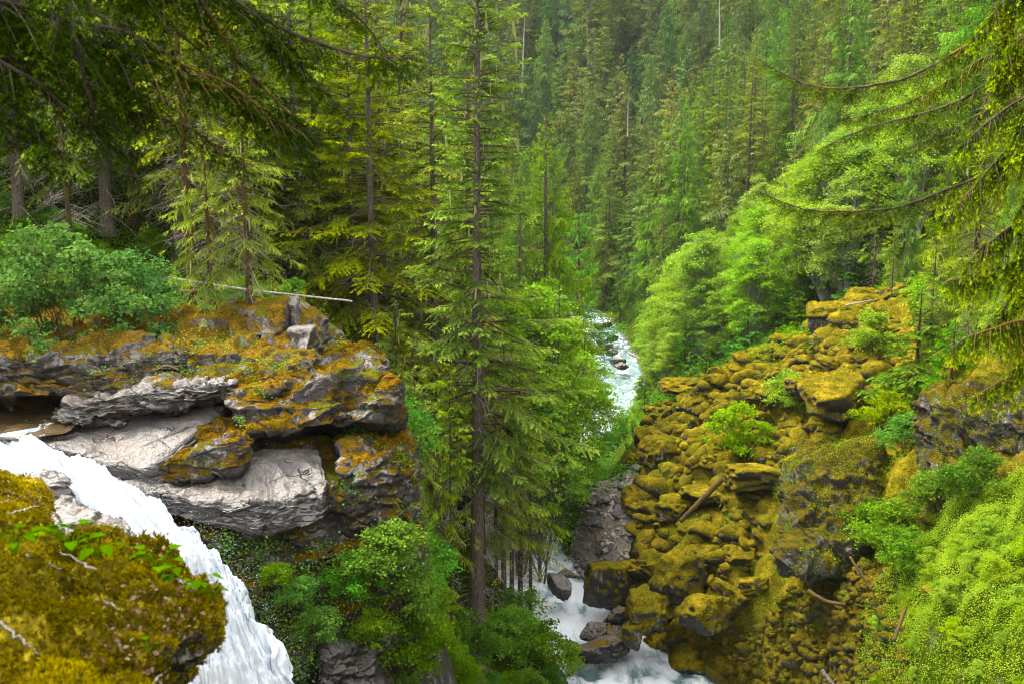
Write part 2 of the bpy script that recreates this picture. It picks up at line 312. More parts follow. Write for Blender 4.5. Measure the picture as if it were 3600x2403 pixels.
_A[:len(CPTS), :len(CPTS)] -= np.eye(len(CPTS)) * 0.35
_wt = np.linalg.solve(_A, np.append(CPTS[:, 2], 0))
def base_h(x, y):
    x = np.asarray(x, float); sh = x.shape; q = np.stack([x.ravel(), np.asarray(y, float).ravel()], -1); out = np.empty(len(q))
    for i in range(0, len(q), 40000):
        s = q[i:i + 40000]; out[i:i + 40000] = np.sqrt(((s[:, None] - CPTS[None, :, :2]) ** 2).sum(-1)) @ _wt[:-1] + _wt[-1]
    return out.reshape(sh)
TALUS = np.array([P(642, 530, 66), P(640, 440, 88), P(700, 395, 80), P(790, 340, 85), P(900, 300, 80), P(930, 420, 58), P(960, 560, 42), P(930, 700, 34), P(760, 700, 50), P(690, 690, 55), P(622, 580, 61)])[:, :2]
def inpoly(x, y, poly):
    r = np.zeros(np.shape(x), bool); j = len(poly) - 1
    for i in range(len(poly)):
        xi, yi = poly[i]; xj, yj = poly[j]
        c = ((yi > y) != (yj > y)) & (x < (xj - xi) * (y - yi) / (yj - yi + 1e-12) + xi); r ^= c; j = i
    return r
def height(x, y, detail=True):
    x = np.asarray(x, float); y = np.asarray(y, float); sh = x.shape; x = x.ravel(); y = y.ravel()
    z = base_h(x, y)
    rx, rz, rw = river_at(y)
    d = np.abs(x - rx)
    if detail:
        p = np.stack([x, y, np.zeros_like(x)], -1); dist = np.hypot(x, y)
        z = z + fbm(p * 0.11, 4, 3) * (0.4 + dist * 0.006)
        near = dist < 150
        if near.any():
            pn = p[near]
            z[near] += fbm(pn * 0.9, 3, 9) * 0.18
            ta = inpoly(pn[:, 0], pn[:, 1], TALUS) | ((pn[:, 0] > 9) & (pn[:, 1] < 60) & (pn[:, 1] > 28) & (pn[:, 0] < 30))
            q = pn[:, :2] + 0.35 * np.stack([vnoise(pn * 0.7, 5), vnoise(pn * 0.7, 6)], -1)
            f1, f2, c = worley2(q * 0.42, 4); g1, g2, c2 = worley2(q * 1.05 + 7, 8)
            bump = np.minimum(f2 - f1, 0.5) ** .6 * (0.6 + 1.7 * c) * 1.35 + np.minimum(g2 - g1, 0.5) ** .6 * (0.2 + 0.8 * c2) * 0.6
            z[near] += np.where(ta, bump - 0.6, 0)
    bed = rz - 0.9
    z = np.where(y < 290, bed + (z - bed) * sstep(rw * 0.48, rw * 0.5 + np.where(y > 76, 9.0, 3.0), d), z)
    z = np.where((y > 40) & (y < 290) & (d > rw * 0.5 + .5), np.maximum(z, rz + 0.25), z)
    return z.reshape(sh)
def ground(px, Y):
    """terrain point at column px, forward distance Y (x solved with its height)"""
    z = -20.0
    for _ in range(6):
        x = (px - 512) / FPX * (Y * CP - z * SP); z = float(height(np.array([x]), np.array([float(Y)]), False)[0])
    return np.array((x, Y, float(height(np.array([x]), np.array([float(Y)]))[0])))
def gz(x, y): return float(height(np.array([float(x)]), np.array([float(y)]))[0])
_r = np.concatenate([np.geomspace(1.2, 20, 110), np.geomspace(20.15, 130, 330), np.geomspace(131.5, 900, 170)])
_a = R(1) * np.concatenate([np.arange(-80, -30, 1.0), np.arange(-30, 34, 0.14), np.arange(34, 81, 1.0)])
_RR, _AA = np.meshgrid(_r, _a, indexing='ij'); TX, TY = _RR * np.sin(_AA), _RR * np.cos(_AA)
TZ = height(TX, TY)
_i = np.arange(TX.size).reshape(TX.shape)
_q = np.stack([_i[:-1, :-1], _i[1:, :-1], _i[1:, 1:], _i[:-1, 1:]], -1).reshape(-1, 4)[:, ::-1]
_cx, _cy = TX.ravel()[_q].mean(1), TY.ravel()[_q].mean(1)
_rx, _rz, _rw = river_at(_cy)
_mi = np.zeros(len(_q), int)
_sl = (_cx > _rx + 2.0) & (_cy > 24) & (_cy < 62) & (_cx < 46)
_mi[_sl | inpoly(_cx, _cy, TALUS)] = 1
_mi[(np.abs(_cx - _rx) < _rw * .5 + 14) & (_cy > 74) & (_cy < 290) & (_mi == 0)] = 4
_mi[(_mi == 1) & (_cy < 52)] = 5
_mi[(_mi != 0) & (_cx > 11.5) & (_cy < 47) & inpoly(_cx, _cy, np.array([P(*q)[:2] for q in ((868, 570, 46), (930, 520, 47.5), (1100, 520, 40), (1100, 740, 25), (860, 740, 35), (862, 640, 42))]))] = 4
_mi[inpoly(_cx, _cy, np.array([P(*q)[:2] for q in ((560, 570, 65), (572, 490, 75), (636, 478, 76), (646, 520, 68), (612, 566, 62))])) & (_cx > _rx + _rw * .5)] = 6
_near_l = (_cx < 2) & (_cy < 47) & (_cy > 5); _mi[_near_l] = 2
_mi[(np.abs(_cx - _rx) < _rw * .55 + .6) & (_cy < 288) & (_cy > 42)] = 3
me = mesh('terrain', np.stack([TX, TY, TZ], -1), _q, [M_GROUND, M_MOSSY, M_CLIFF, M_WETROCK, M_BANK, M_SPECK, M_GRAVEL], midx=_mi, smooth=True)
obj('terrain', me, kind='structure')

# far ridge at the head of the valley
def ridge():
    x = np.linspace(-700, 500, 120); s = np.linspace(0, 1, 24); X, S = np.meshgrid(x, s, indexing='ij')
    top = 240 + 60 * fbm(np.stack([x * .006, x * 0, x * 0], -1), 4, 2)
    Z = 60 + S * (top[:, None] - 60) + fbm(np.stack([X * .02, S * 8, S * 0], -1), 4, 5) * 12 * (1 - S); Yv = 1150 + S * 260 + fbm(np.stack([X * .01, S * 4, S * 0], -1), 3, 8) * 30
    i = np.arange(X.size).reshape(X.shape); q = np.stack([i[:-1, :-1], i[1:, :-1], i[1:, 1:], i[:-1, 1:]], -1).reshape(-1, 4)
    k = N('far_ridge_forest'); pos = k.n('NewGeometry').outputs['Position']
    c = k.ramp(k.noise(k.map(pos, (1, 1, .3)), 0.05, 5, 0.7), [(0.35, (0.012, 0.022, 0.016)), (0.65, (0.035, 0.055, 0.035))])
    p = k.n('BsdfPrincipled', i_Roughness=1.0); k.set(p.inputs['Base Color'], c); k.surf(p)
    obj('mountain', mesh('mountain', np.stack([X, Yv, Z], -1), q, [k.m], smooth=True), kind='structure')
ridge()

# ------------------------------------------------------------------ water
def water_mat(name, deep, foam_lo, foam_hi, scale, stretch, spec=.3, foam=(0.80, 0.82, 0.84)):
    k = N(name); pos = k.n('NewGeometry').outputs['Position']
    f = k.noise(k.map(pos, stretch), scale, 6, 0.68, 0.8)
    t = k.attr('tint')
    fm = k.math('ADD', f, k.math('MULTIPLY', k.math('SUBTRACT', t, 0.5), 0.8))
    m = k.ramp(fm, [(foam_lo, 0.0), (foam_hi, 1.0)])
    c = k.mix(m, deep, foam)
    p = k.n('BsdfPrincipled'); k.set(p.inputs['Base Color'], c); k.set(p.inputs['Roughness'], k.mix(m, (0.15,) * 3, (0.7,) * 3)); p.inputs['Specular IOR Level'].default_value = spec
    bp = k.n('Bump', i_Strength=0.6, i_Distance=0.25); k.set(bp.inputs['Height'], k.noise(k.map(pos, stretch), scale * 1.7, 5, 0.65, .5)); k.set(p.inputs['Normal'], bp.outputs[0])
    return k.surf(p)
M_RIVER = water_mat('river_water', (0.16, 0.24, 0.24), 0.34, 0.56, 0.55, (1.2, 0.55, 1))
M_POOL = water_mat('pool_water', (0.045, 0.030, 0.012), 0.60, 0.72, 1.2, (1, 1, 1), .08)
M_FALL = water_mat('white_water', (0.17, 0.22, 0.27), 0.16, 0.58, 2.2, (1.6, 0.5, 0.35), .3, (0.62, 0.66, 0.70))
def river():
    Y = np.concatenate([np.arange(40, 125, .3), np.arange(125, 290, 0.8)]); T = np.linspace(-1, 1, 40)
    rx, rz, rw = river_at(Y)
    X = rx[:, None] + T[None] * (rw[:, None] * 0.5 + 1.6); YY = np.repeat(Y[:, None], len(T), 1)
    p = np.stack([X * .6, YY * .45, X * 0], -1)
    turb = np.interp(Y, [45, 52, 56, 60, 66, 75, 90, 125, 150, 200, 290], [.6, .6, .7, .9, .95, .9, .7, .5, .42, .5, .5])
    ridg = 1 - np.abs(fbm(p, 4, 21)); Z = rz[:, None] + (ridg - .6) * 0.55 * turb[:, None] + 0.08 * fbm(p * 4, 3, 5)
    i = np.arange(X.size).reshape(X.shape); q = np.stack([i[:-1, :-1], i[:-1, 1:], i[1:, 1:], i[1:, :-1]], -1).reshape(-1, 4)
    tint = np.clip(turb[:, None] * 0.62 + (ridg - .6) * .35, 0, 1)
    obj('river', mesh('river', np.stack([X, YY, Z], -1), q, [M_RIVER], tint=tint.ravel(), smooth=True), kind='structure')
river()
FALL_T = [(44, 426, 30.9), (34, 440, 30.3), (60, 460, 29.7), (100, 482, 29.0), (124, 492, 28.7), (150, 505, 28.5), (184, 524, 28.3), (210, 540, 28.1), (230, 562, 27.9), (244, 590, 27.7), (262, 616, 27.5), (290, 664, 27.2), (318, 700, 27), (345, 740, 26.6)]
FALL_B = [(-60, 444, 28.9), (-60, 462, 28.3), (0, 470, 27.9), (45, 474, 27.3), (95, 508, 26.6), (138, 545, 26.1), (172, 590, 25.8), (185, 620, 25.6), (190, 650, 25.4), (190, 683, 25.2), (188, 730, 25), (186, 780, 24.8)]
def waterfall():
    A = curve_pts([P(*a) for a in FALL_T], 300); B = curve_pts([P(*a) for a in FALL_B], 300); t = np.linspace(-0.06, 1.06, 100)
    G = A[:, None] + (B - A)[:, None] * t[None, :, None]
    s = np.linspace(0, 1, 300)[:, None] + 0 * t[None]
    q = np.stack([t[None] * 9 + 0 * s, s * 9, s * 0], -1)
    bulge = np.sin(np.pi * np.clip(t, 0, 1))[None] * 0.22
    n = fbm(q * np.array((1.2, 1.6, 1)), 4, 31) * .32 + (1 - np.abs(fbm(q * np.array((2.6, 2.2, 1)), 4, 36))) * .30 + fbm(q * 9, 2, 40) * 0.05
    edge = (np.clip(np.minimum(t, 1 - t), 0, .15) / .15)[None]
    G[..., 2] += (bulge + n) * sstep(0.0, .15, s) * (0.25 + .75 * edge) + 0.02 - 0.6 * (1 - sstep(-.06, .04, t))[None] - .6 * sstep(.96, 1.06, t)[None]
    G[..., 1] -= n * 0.5 * s
    jag = (fbm(np.stack([s * 34, t[None] * 0 + 2.0 * s, s * 0 + 3], -1), 4, 61) * .42 + fbm(q * 3.5, 2, 62) * .12) * sstep(.12, .4, s)   # ragged, frothing edges
    wv_ = unit(B - A)[:, None]; G = G - wv_ * (jag * (1 - sstep(-.06, .32, t))[None] - .5 * jag[:, ::-1] * sstep(.75, 1.06, t)[None])[..., None]
    i = np.arange(G[..., 0].size).reshape(s.shape); f = np.stack([i[:-1, :-1], i[1:, :-1], i[1:, 1:], i[:-1, 1:]], -1).reshape(-1, 4)
    tint = np.clip(0.50 + n * .9 - sstep(.45, 1, s) * .18 + sstep(0, .1, s) * .35 - (1 - sstep(0.02, .10, s)) * .55, 0, 1)
    obj('waterfall', mesh('waterfall', G, f, [M_FALL], tint=tint.ravel(), smooth=True), label='white cascade pouring down beside the pale rock slab', cat='waterfall', kind='structure')
    # drops thrown off its edges
    rng = np.random.default_rng(5); n = 1500
    k = np.clip(rng.beta(2.6, 1.3, n), .36, .97); side = rng.random(n) < .82
    ii = (k * 299).astype(int); base = np.where(side[:, None], A[ii], B[ii])
    out = unit(A[ii] - B[ii]) * np.where(side, 1, -1)[:, None]
    r = np.abs(rng.normal(0, .34, n) * np.clip(k * 1.6, .3, 1))[:, None] * (0.15 + .5 * k[:, None]); c = base + out * r * .75 + np.array((0, 0, 1)) * (rng.normal(.25, .35, n)[:, None] * (0.3 + k[:, None])) + rng.normal(0, .15, (n, 3))
    sz = rng.uniform(.003, .009, n) * np.where(rng.random(n) < .05, 1.6, 1)
    o8 = np.array([(1, 0, 0), (-1, 0, 0), (0, 1, 0), (0, -1, 0), (0, 0, 1.3), (0, 0, -1.3)], float); fc = np.array([(0, 2, 4), (2, 1, 4), (1, 3, 4), (3, 0, 4), (2, 0, 5), (1, 2, 5), (3, 1, 5), (0, 3, 5)])
    V = c[:, None] + o8[None] * sz[:, None, None]; T = (np.arange(n)[:, None, None] * 6 + fc[None]).reshape(-1, 3)
    obj('water_spray', mesh('water_spray', V, T, [M_FALL], tint=np.full(n * 6, 1.0)), label='white drops thrown off the edge of the cascade', cat='spray', kind='stuff')
waterfall()
def pool():
    c = [P(-90, 400, 35), P(20, 392, 36), P(85, 398, 34), P(85, 416, 32), P(48, 436, 30.2), P(-70, 446, 29.4)]
    z = P(30, 424, 31.2)[2] - .05
    V = np.array([(p[0], p[1], z) for p in c]); m = V.mean(0)
    n = 40; rings = []
    b = curve_pts(np.vstack([V, V[:1]]), n + 1)[:-1]
    for r in np.linspace(0.05, 1, 26): rings.append(m + (b - m) * r)
    G = np.array(rings); G[..., 2] += fbm(G * np.array((1.6, 1.6, 0)), 3, 4) * .09
    i = np.arange(G[..., 0].size).reshape(G.shape[:2]); j = np.roll(i, -1, 1); f = np.stack([i[:-1], j[:-1], j[1:], i[1:]], -1).reshape(-1, 4)
    obj('pool_water', mesh('pool_water', G, f, [M_POOL], tint=np.full(G[..., 0].size, .5), smooth=True), kind='structure')
pool()
# ------------------------------------------------------------------ rocks
def weld(V, F):
    key = np.round(V, 5); u, inv = np.unique(key, axis=0, return_inverse=True); return u, inv.reshape(-1)[F]
def cube_grid(n):
    g = np.linspace(-1, 1, n + 1); V = []; F = []; o = 0
    for ax in range(3):
        for s in (-1, 1):
            a, b = np.meshgrid(g, g, indexing='ij'); p = np.zeros((n + 1, n + 1, 3)); p[..., ax] = s; p[..., (ax + 1) % 3] = a; p[..., (ax + 2) % 3] = b
            i = np.arange((n + 1) ** 2).reshape(n + 1, n + 1) + o; q = np.stack([i[:-1, :-1], i[1:, :-1], i[1:, 1:], i[:-1, 1:]], -1).reshape(-1, 4)
            if s < 0: q = q[:, ::-1]
            V.append(p.reshape(-1, 3)); F.append(q); o += (n + 1) ** 2
    return weld(np.concatenate(V), np.concatenate(F))
def vnormals(V, F):
    fn = np.cross(V[F[:, 2]] - V[F[:, 0]], V[F[:, 3 % F.shape[1]]] - V[F[:, 1]]) if F.shape[1] == 4 else np.cross(V[F[:, 1]] - V[F[:, 0]], V[F[:, 2]] - V[F[:, 0]])
    n = np.zeros_like(V)
    for k in range(F.shape[1]): np.add.at(n, F[:, k], fn)
    return unit(n)
def block(name, corners, mat, n=60, k=9, amp=0.25, freq=0.55, strata=0.0, thick=0.6, bed=(0.15, -0.3, 1), seed=0, label=None, cat='rock', group=None, smooth=True):
    """rock block: corners = front bottom L,R, front top L,R, back bottom L,R, back top L,R (world points)"""
    V, F = cube_grid(n); c = V / ((np.abs(V) ** k).sum(1) ** (1 / k))[:, None]
    C = np.array(corners).reshape(2, 2, 2, 3); u, v, w = [(c[:, i:i + 1] + 1) / 2 for i in range(3)]
    L = lambda a, b, t: a + (b - a) * t   # u: left-right, v: front-back, w: bottom-top
    Q = L(L(L(C[0, 0, 0], C[0, 0, 1], u), L(C[0, 1, 0], C[0, 1, 1], u), w), L(L(C[1, 0, 0], C[1, 0, 1], u), L(C[1, 1, 0], C[1, 1, 1], u), w), v)
    nr = vnormals(Q, F)
    if (nr * (Q - Q.mean(0))).sum() < 0: F = F[:, ::-1]; nr = -nr
    d = fbm(Q * freq, 3, seed) * amp + (0.5 - np.abs(fbm(Q * freq * 2.3, 3, seed + 7))) * amp * .55
    d = d + fbm(Q * freq * 8, 2, seed + 3) * amp * .12
    if strata:
        b = unit(np.array(bed, float)); e1 = unit(np.cross(b, (0.3, 1, 0.1))); e2 = np.cross(b, e1); w = .22 * np.stack([fbm(Q * .7, 2, seed + 5), fbm(Q * .7, 2, seed + 6), fbm(Q * .7, 2, seed + 9)], -1)
        for sc, am in ((1.0, 1.0), (.42, .45)):
            f1, f2, cid = cells3(np.stack([Q @ e1 / 2.4, Q @ e2 / 2.4, Q @ b], -1) / (thick * sc) + w / sc, seed + int(sc * 10))
            d = d + ((cid - .55) * strata * 1.5 - (1 - sstep(0, .10, f2 - f1)) * strata * .22) * am
    Q = Q + nr * d[:, None]
    ctr = Q.mean(0)
    return obj(name, mesh(name, Q - ctr, F, [mat], smooth=smooth), label=label, cat=cat, group=group, loc=ctr)
def B8(fbl, fbr, ftl, ftr, bbl, bbr, btl, btr): return [P(*x) for x in (fbl, fbr, ftl, ftr, bbl, bbr, btl, btr)]
# the ledge beside the cascade
block('mossy_ledge', B8((-60, 402, 31), (160, 400, 32.5), (-30, 352, 32), (190, 352, 33.5), (-60, 380, 38), (240, 380, 40), (90, 322, 38.5), (215, 307, 41)), M_ROCK, 90, 9, .4, .45, .35, .7, seed=3,
      label='broad mossy rock shelf under the blue-green bush above the cascade', group='rock blocks of the ledge')
block('mossy_ledge', B8((140, 398, 32), (318, 394, 32.2), (172, 352, 34), (322, 348, 34), (150, 390, 40), (340, 380, 40), (212, 305, 40), (318, 300, 39.5)), M_ROCK, 80, 9, .35, .5, .25, .7, seed=11,
      label='golden mossy rock hump at the foot of the two bushy conifers', group='rock blocks of the ledge')
block('grey_boulder', B8((246, 338, 36), (284, 336, 35.5), (240, 306, 37), (283, 303, 36.5), (250, 332, 39), (295, 332, 38.5), (258, 299, 39), (292, 296, 38.5)), M_ROCK, 36, 9, .12, .9, seed=21,
      label='grey mossy boulder perched on the hump right of the conifers', group='rock blocks of the ledge')
block('grey_boulder', B8((286, 334, 37), (298, 336, 36.5), (276, 301, 37.5), (297, 302, 37), (290, 330, 40), (306, 330, 39), (284, 296, 40), (298, 297, 39.5)), M_BARE, 30, 10, .12, .9, seed=25,
      label='upright grey rock block behind the perched mossy boulder', group='rock blocks of the ledge')
block('grey_boulder', B8((294, 356, 35), (306, 352, 34.6), (288, 330, 35.6), (313, 327, 35), (298, 350, 38), (318, 348, 37), (292, 324, 37.5), (316, 324, 37)), M_BARE, 30, 10, .1, .9, seed=28,
      label='pale angular rock block tilted over the gap right of the mossy hump', group='rock blocks of the ledge')
block('mossy_ledge', B8((235, 436, 30.6), (392, 424, 31.6), (206, 388, 32.2), (384, 364, 33), (250, 436, 38), (405, 420, 38), (262, 362, 36.5), (378, 343, 37)), M_CLIFF, 90, 10, .33, .5, .3, .8, seed=33,
      label='mossy overhanging rock block with a dark streaked face', group='rock blocks of the ledge')
block('rock_slab', B8((50, 472, 29.9), (156, 498, 29.0), (36, 441, 30.1), (148, 469, 29.3), (100, 440, 34), (245, 440, 33.5), (92, 411, 33.3), (231, 400, 33)), M_SLAB, 110, 14, .10, .45, .05, .5, (.2, -.45, 1), seed=41,
      label='large smooth pale grey rock slab sloping to the cascade', cat='rock')
block('rock_slab', B8((138, 486, 29.4), (248, 474, 29.6), (150, 468, 29.5), (246, 430, 30.1), (150, 480, 33), (255, 470, 33), (206, 414, 32.2), (250, 416, 32.6)), M_CLIFF, 70, 9, .2, .7, .15, .5, seed=46,
      label='dark mossy rock face below the large pale slab', cat='rock')
for i, (a, lab) in enumerate([
    (((58, 432, 31.2), (128, 424, 31.6), (56, 412, 31.7), (128, 404, 32.2), (60, 420, 34), (130, 415, 34), (60, 400, 34), (130, 394, 34)), 'low brown ledge stone at the lip of the cascade'),
    (((66, 424, 31.0), (192, 402, 31.8), (64, 402, 31.3), (196, 380, 32.0), (70, 412, 34), (200, 400, 34.5), (74, 386, 33.5), (200, 372, 33.8)), 'layered grey ledge stone between the shelf and the pale slab'),
    (((120, 408, 31.5), (228, 398, 31.9), (122, 394, 31.7), (236, 382, 32.1), (120, 402, 34.5), (230, 392, 34.5), (132, 381, 33.9), (236, 374, 34)), 'topmost of the layered grey ledge stones'),
    (((70, 428, 31), (92, 424, 31), (72, 412, 31.2), (92, 408, 31.3), (70, 420, 32.5), (95, 418, 32.5), (72, 408, 32.5), (92, 404, 32.5)), 'small dark wet stone beside the pool')]):
    block('ledge_stone', B8(*a), [M_BARE, M_BARE, M_SLAB, M_WETROCK][i], 44, 8, .14, .9, .22, .22, seed=50 + i, label=lab, group='layered stones of the ledge')
block('rock_wall', B8((238, 690, 27.6), (424, 650, 30.2), (182, 530, 28.75), (404, 470, 30.9), (210, 690, 36), (445, 650, 38), (226, 436, 32.6), (404, 424, 35.5)), M_CLIFF, 110, 11, .42, .45, .35, .9, seed=61,
      label='dark mossy rock wall dropping beside the cascade', cat='rock wall')
block('rock_slab', B8((112, 500, 28.75), (262, 540, 28.4), (106, 482, 28.9), (262, 508, 28.7), (140, 490, 31), (265, 490, 31.5), (140, 463, 30.6), (250, 454, 30.9)), M_SLAB, 90, 12, .12, .6, .07, .5, seed=66,
      label='pale cracked rock slab low beside the cascade', cat='rock')
block('rock_slab', B8((240, 545, 28.5), (328, 522, 29.2), (245, 502, 28.85), (328, 488, 29.6), (240, 510, 32), (325, 490, 32.5), (248, 442, 31.2), (322, 444, 31.9)), M_SLAB, 70, 10, .15, .7, .05, .5, seed=69,
      label='broken pale rock slab below the streaked block', cat='rock')
block('mossy_ledge', B8((345, 575, 29.8), (418, 560, 31), (340, 452, 30.4), (412, 462, 31.4), (350, 575, 35), (428, 560, 36), (330, 420, 33), (408, 424, 35)), M_CLIFF, 70, 8, .32, .6, .2, .7, seed=73,
      label='rounded mossy corner of the ledge above the gorge', group='rock blocks of the ledge')
block('rock_slab', B8((318, 720, 27.5), (386, 712, 28.5), (324, 652, 28.4), (372, 644, 29.2), (320, 700, 31), (395, 700, 31), (338, 636, 30.4), (372, 634, 31)), M_SLAB, 44, 9, .2, .9, .2, .3, seed=78,
      label='small cracked grey rock at the bottom edge beside the falls', cat='rock')
block('stream_rock', B8((-40, 505, 26), (78, 502, 26.4), (-40, 472, 26.8), (66, 474, 27.2), (-40, 500, 28), (75, 500, 28), (-40, 466, 28), (40, 468, 28.2)), M_SLAB, 44, 6, .16, .7, .1, .3, seed=81,
      label='speckled flat rock on the near side of the cascade', cat='rock')
block('stream_rock', B8((40, 552, 24.9), (150, 556, 25), (46, 504, 26), (130, 520, 25.9), (50, 540, 27), (150, 550, 26.6), (52, 494, 27), (108, 508, 26.8)), M_SLAB, 44, 7, .16, .7, .1, .3, seed=84,
      label='tan flat rock with a dark end beside the cascade', cat='rock')
block('stream_rock', B8((84, 562, 24.8), (134, 566, 25), (88, 534, 25.2), (128, 528, 25.5), (90, 560, 26.5), (135, 560, 26.5), (94, 524, 26.2), (122, 520, 26.3)), M_WETROCK, 30, 6, .14, .9, seed=87,
      label='dark wet rock leaning against the white water', cat='rock')
# boulders: a few kinds, then copies
def ico(sub):
    import bmesh
    bm = bmesh.new(); bmesh.ops.create_icosphere(bm, subdivisions=sub, radius=1)
    V = np.array([v.co[:] for v in bm.verts]); F = np.array([[v.index for v in f.verts] for f in bm.faces]); bm.free(); return V, F
IV, IF = ico(5)
def boulder_mesh(seed, mat, sharp=14, planes=11, amp=.07):
    r = np.random.default_rng(seed); n = unit(r.normal(size=(planes, 3))); h = r.uniform(.55, 1.0, planes)
    n = np.vstack([n, np.eye(3), -np.eye(3)]); h = np.append(h, [1, 1, .8, 1, 1, .8])
    d = np.maximum(IV @ n.T, 1e-3) / h; rad = 1 / ((d ** sharp).sum(1) ** (1 / sharp))
    V = IV * (rad * (1 + amp * fbm(IV * 2.2, 4, seed) + .16 * (.45 - np.abs(fbm(IV * 2.6 + seed, 3, seed + 4))) + .03 * np.abs(fbm(IV * 8, 2, seed + 6))))[:, None]
    return mesh('boulder', V, IF, [mat], smooth=True)
MOSSB = [boulder_mesh(100 + i, M_MOSSY, 16 + i % 4 * 6, 7 + i % 4, .08) for i in range(9)]
BAREB = [boulder_mesh(130 + i, M_BARE, 26, 12, .04) for i in range(4)]
WETB = [boulder_mesh(140 + i, M_WETROCK, 12, 10, .06) for i in range(3)]
def put(name, me, loc, scale, rot, label, cat, group=None):
    o = obj(name, me, label=label, cat=cat, group=group, loc=loc); o.scale = scale; o.rotation_euler = rot; return o
TAKEN = []
def big(px, py, Y, w, h, d, me, label, rz=0.0, rx=0.0, group=None, k=.88, sink=.35, name='mossy_boulder', cat='boulder'):
    p = P(px, py, Y); TAKEN.append((p[0], p[1], max(w, d)))
    return put(name, me, p, (w * k, d * k, h * k), (rx, 0.1, rz), label, cat, group)
G_T = 'named boulders of the mossy rock slide'
big(668, 450, 71, 2.3, 1.5, 1.6, MOSSB[0], 'large mossy boulder in the middle of the upper rock slide', .5)
big(682, 508, 64, 1.6, 1.2, 1.4, MOSSB[1], 'mossy boulder pair base low on the slide edge', .9)
big(652, 500, 67.5, 2.0, 1.3, 1.6, MOSSB[2], 'mossy boulder nearest the stream on the slide', .2)
big(838, 398, 64, 2.7, 2.0, 2.2, MOSSB[3], 'huge leaf-speckled mossy boulder high on the slide', .3, .25)
big(757, 474, 62, 2.4, .95, 1.6, MOSSB[4], 'long flat mossy boulder bulging from the mid slide', .25)
big(705, 494, 64, 2.2, 1.0, 1.6, MOSSB[5], 'broad mossy boulder left of the flat bulging one', .4)
big(808, 390, 66, 1.5, 1.0, 1.2, MOSSB[6], 'smaller mossy boulder leaning left of the leaf-speckled one', .5)
big(611, 583, 62, 1.9, 2.1, 1.9, MOSSB[7], 'tall dark-sided mossy boulder standing at the water', .1)
big(680, 575, 57, 1.6, 2.2, 1.5, MOSSB[8], 'upright mossy boulder covered in small leaves by the lower slide', .7)
big(652, 606, 57, 2.1, 1.4, 1.6, MOSSB[1], 'wide golden boulder above the lower pool', 1.6)
big(700, 610, 54, 1.5, 1.3, 1.4, MOSSB[0], 'round mossy boulder right of the wide golden one', 2.2)
big(632, 634, 55.5, 1.0, 1.1, .9, MOSSB[6], 'green mossy boulder with its foot in the lower pool', 2.0)
big(690, 386, 84, 2.6, 1.0, 1.6, MOSSB[2], 'long low mossy boulder at the top left edge of the slide', .5)
big(735, 405, 76, 1.8, .8, 1.3, MOSSB[5], 'small low mossy boulder near the young alder', .5)
# capped outcrop at the top of the slide
block('capped_outcrop', B8((808, 332, 80), (834, 334, 79), (808, 316, 80), (832, 315, 79), (810, 330, 84), (840, 330, 84), (812, 314, 84), (840, 314, 84)), M_BARE, 30, 12, .15, .6, seed=201,
      label='grey square-cut rock under the moss-capped block', group='blocks of the capped outcrop')
block('capped_outcrop', B8((806, 364, 78), (826, 365, 77), (808, 340, 78.5), (828, 340, 78), (808, 360, 82), (835, 360, 82), (812, 336, 82), (835, 336, 82)), M_BARE, 30, 14, .1, .6, .15, .8, (0, 0, 1), 203,
      label='tall pale rock block standing lowest in the capped outcrop', group='blocks of the capped outcrop')
block('capped_outcrop', B8((806, 318, 79), (836, 317, 78.5), (807, 308, 79.5), (838, 307, 79), (808, 315, 84), (842, 315, 84), (810, 304, 84), (842, 304, 84)), M_MOSSY, 30, 7, .25, .6, seed=205,
      label='thick golden moss-capped block on top of the grey outcrop', group='blocks of the capped outcrop')
for i, a in enumerate([(858, 314, 80, 2.6, 1.3), (872, 305, 82, 2.4, 1.2), (880, 322, 78, 3.0, 2.0), (846, 328, 78, 1.4, 1.2), (836, 342, 76, 1.8, 1.3), (850, 352, 74, 1.6, 1.0), (885, 340, 74, 2.6, 1.8), (898, 352, 70, 1.8, 1.2), (832, 366, 72, 2.0, 1.0), (868, 300, 84, 2.0, 1.4), (905, 318, 76, 1.6, 2.0)]):
    big(*a[:3], a[3], a[4], a[3] * .8, MOSSB[i % 9], 'golden mossy boulder heaped beside the capped outcrop', i * .7, group='boulders heaped beside the capped outcrop')
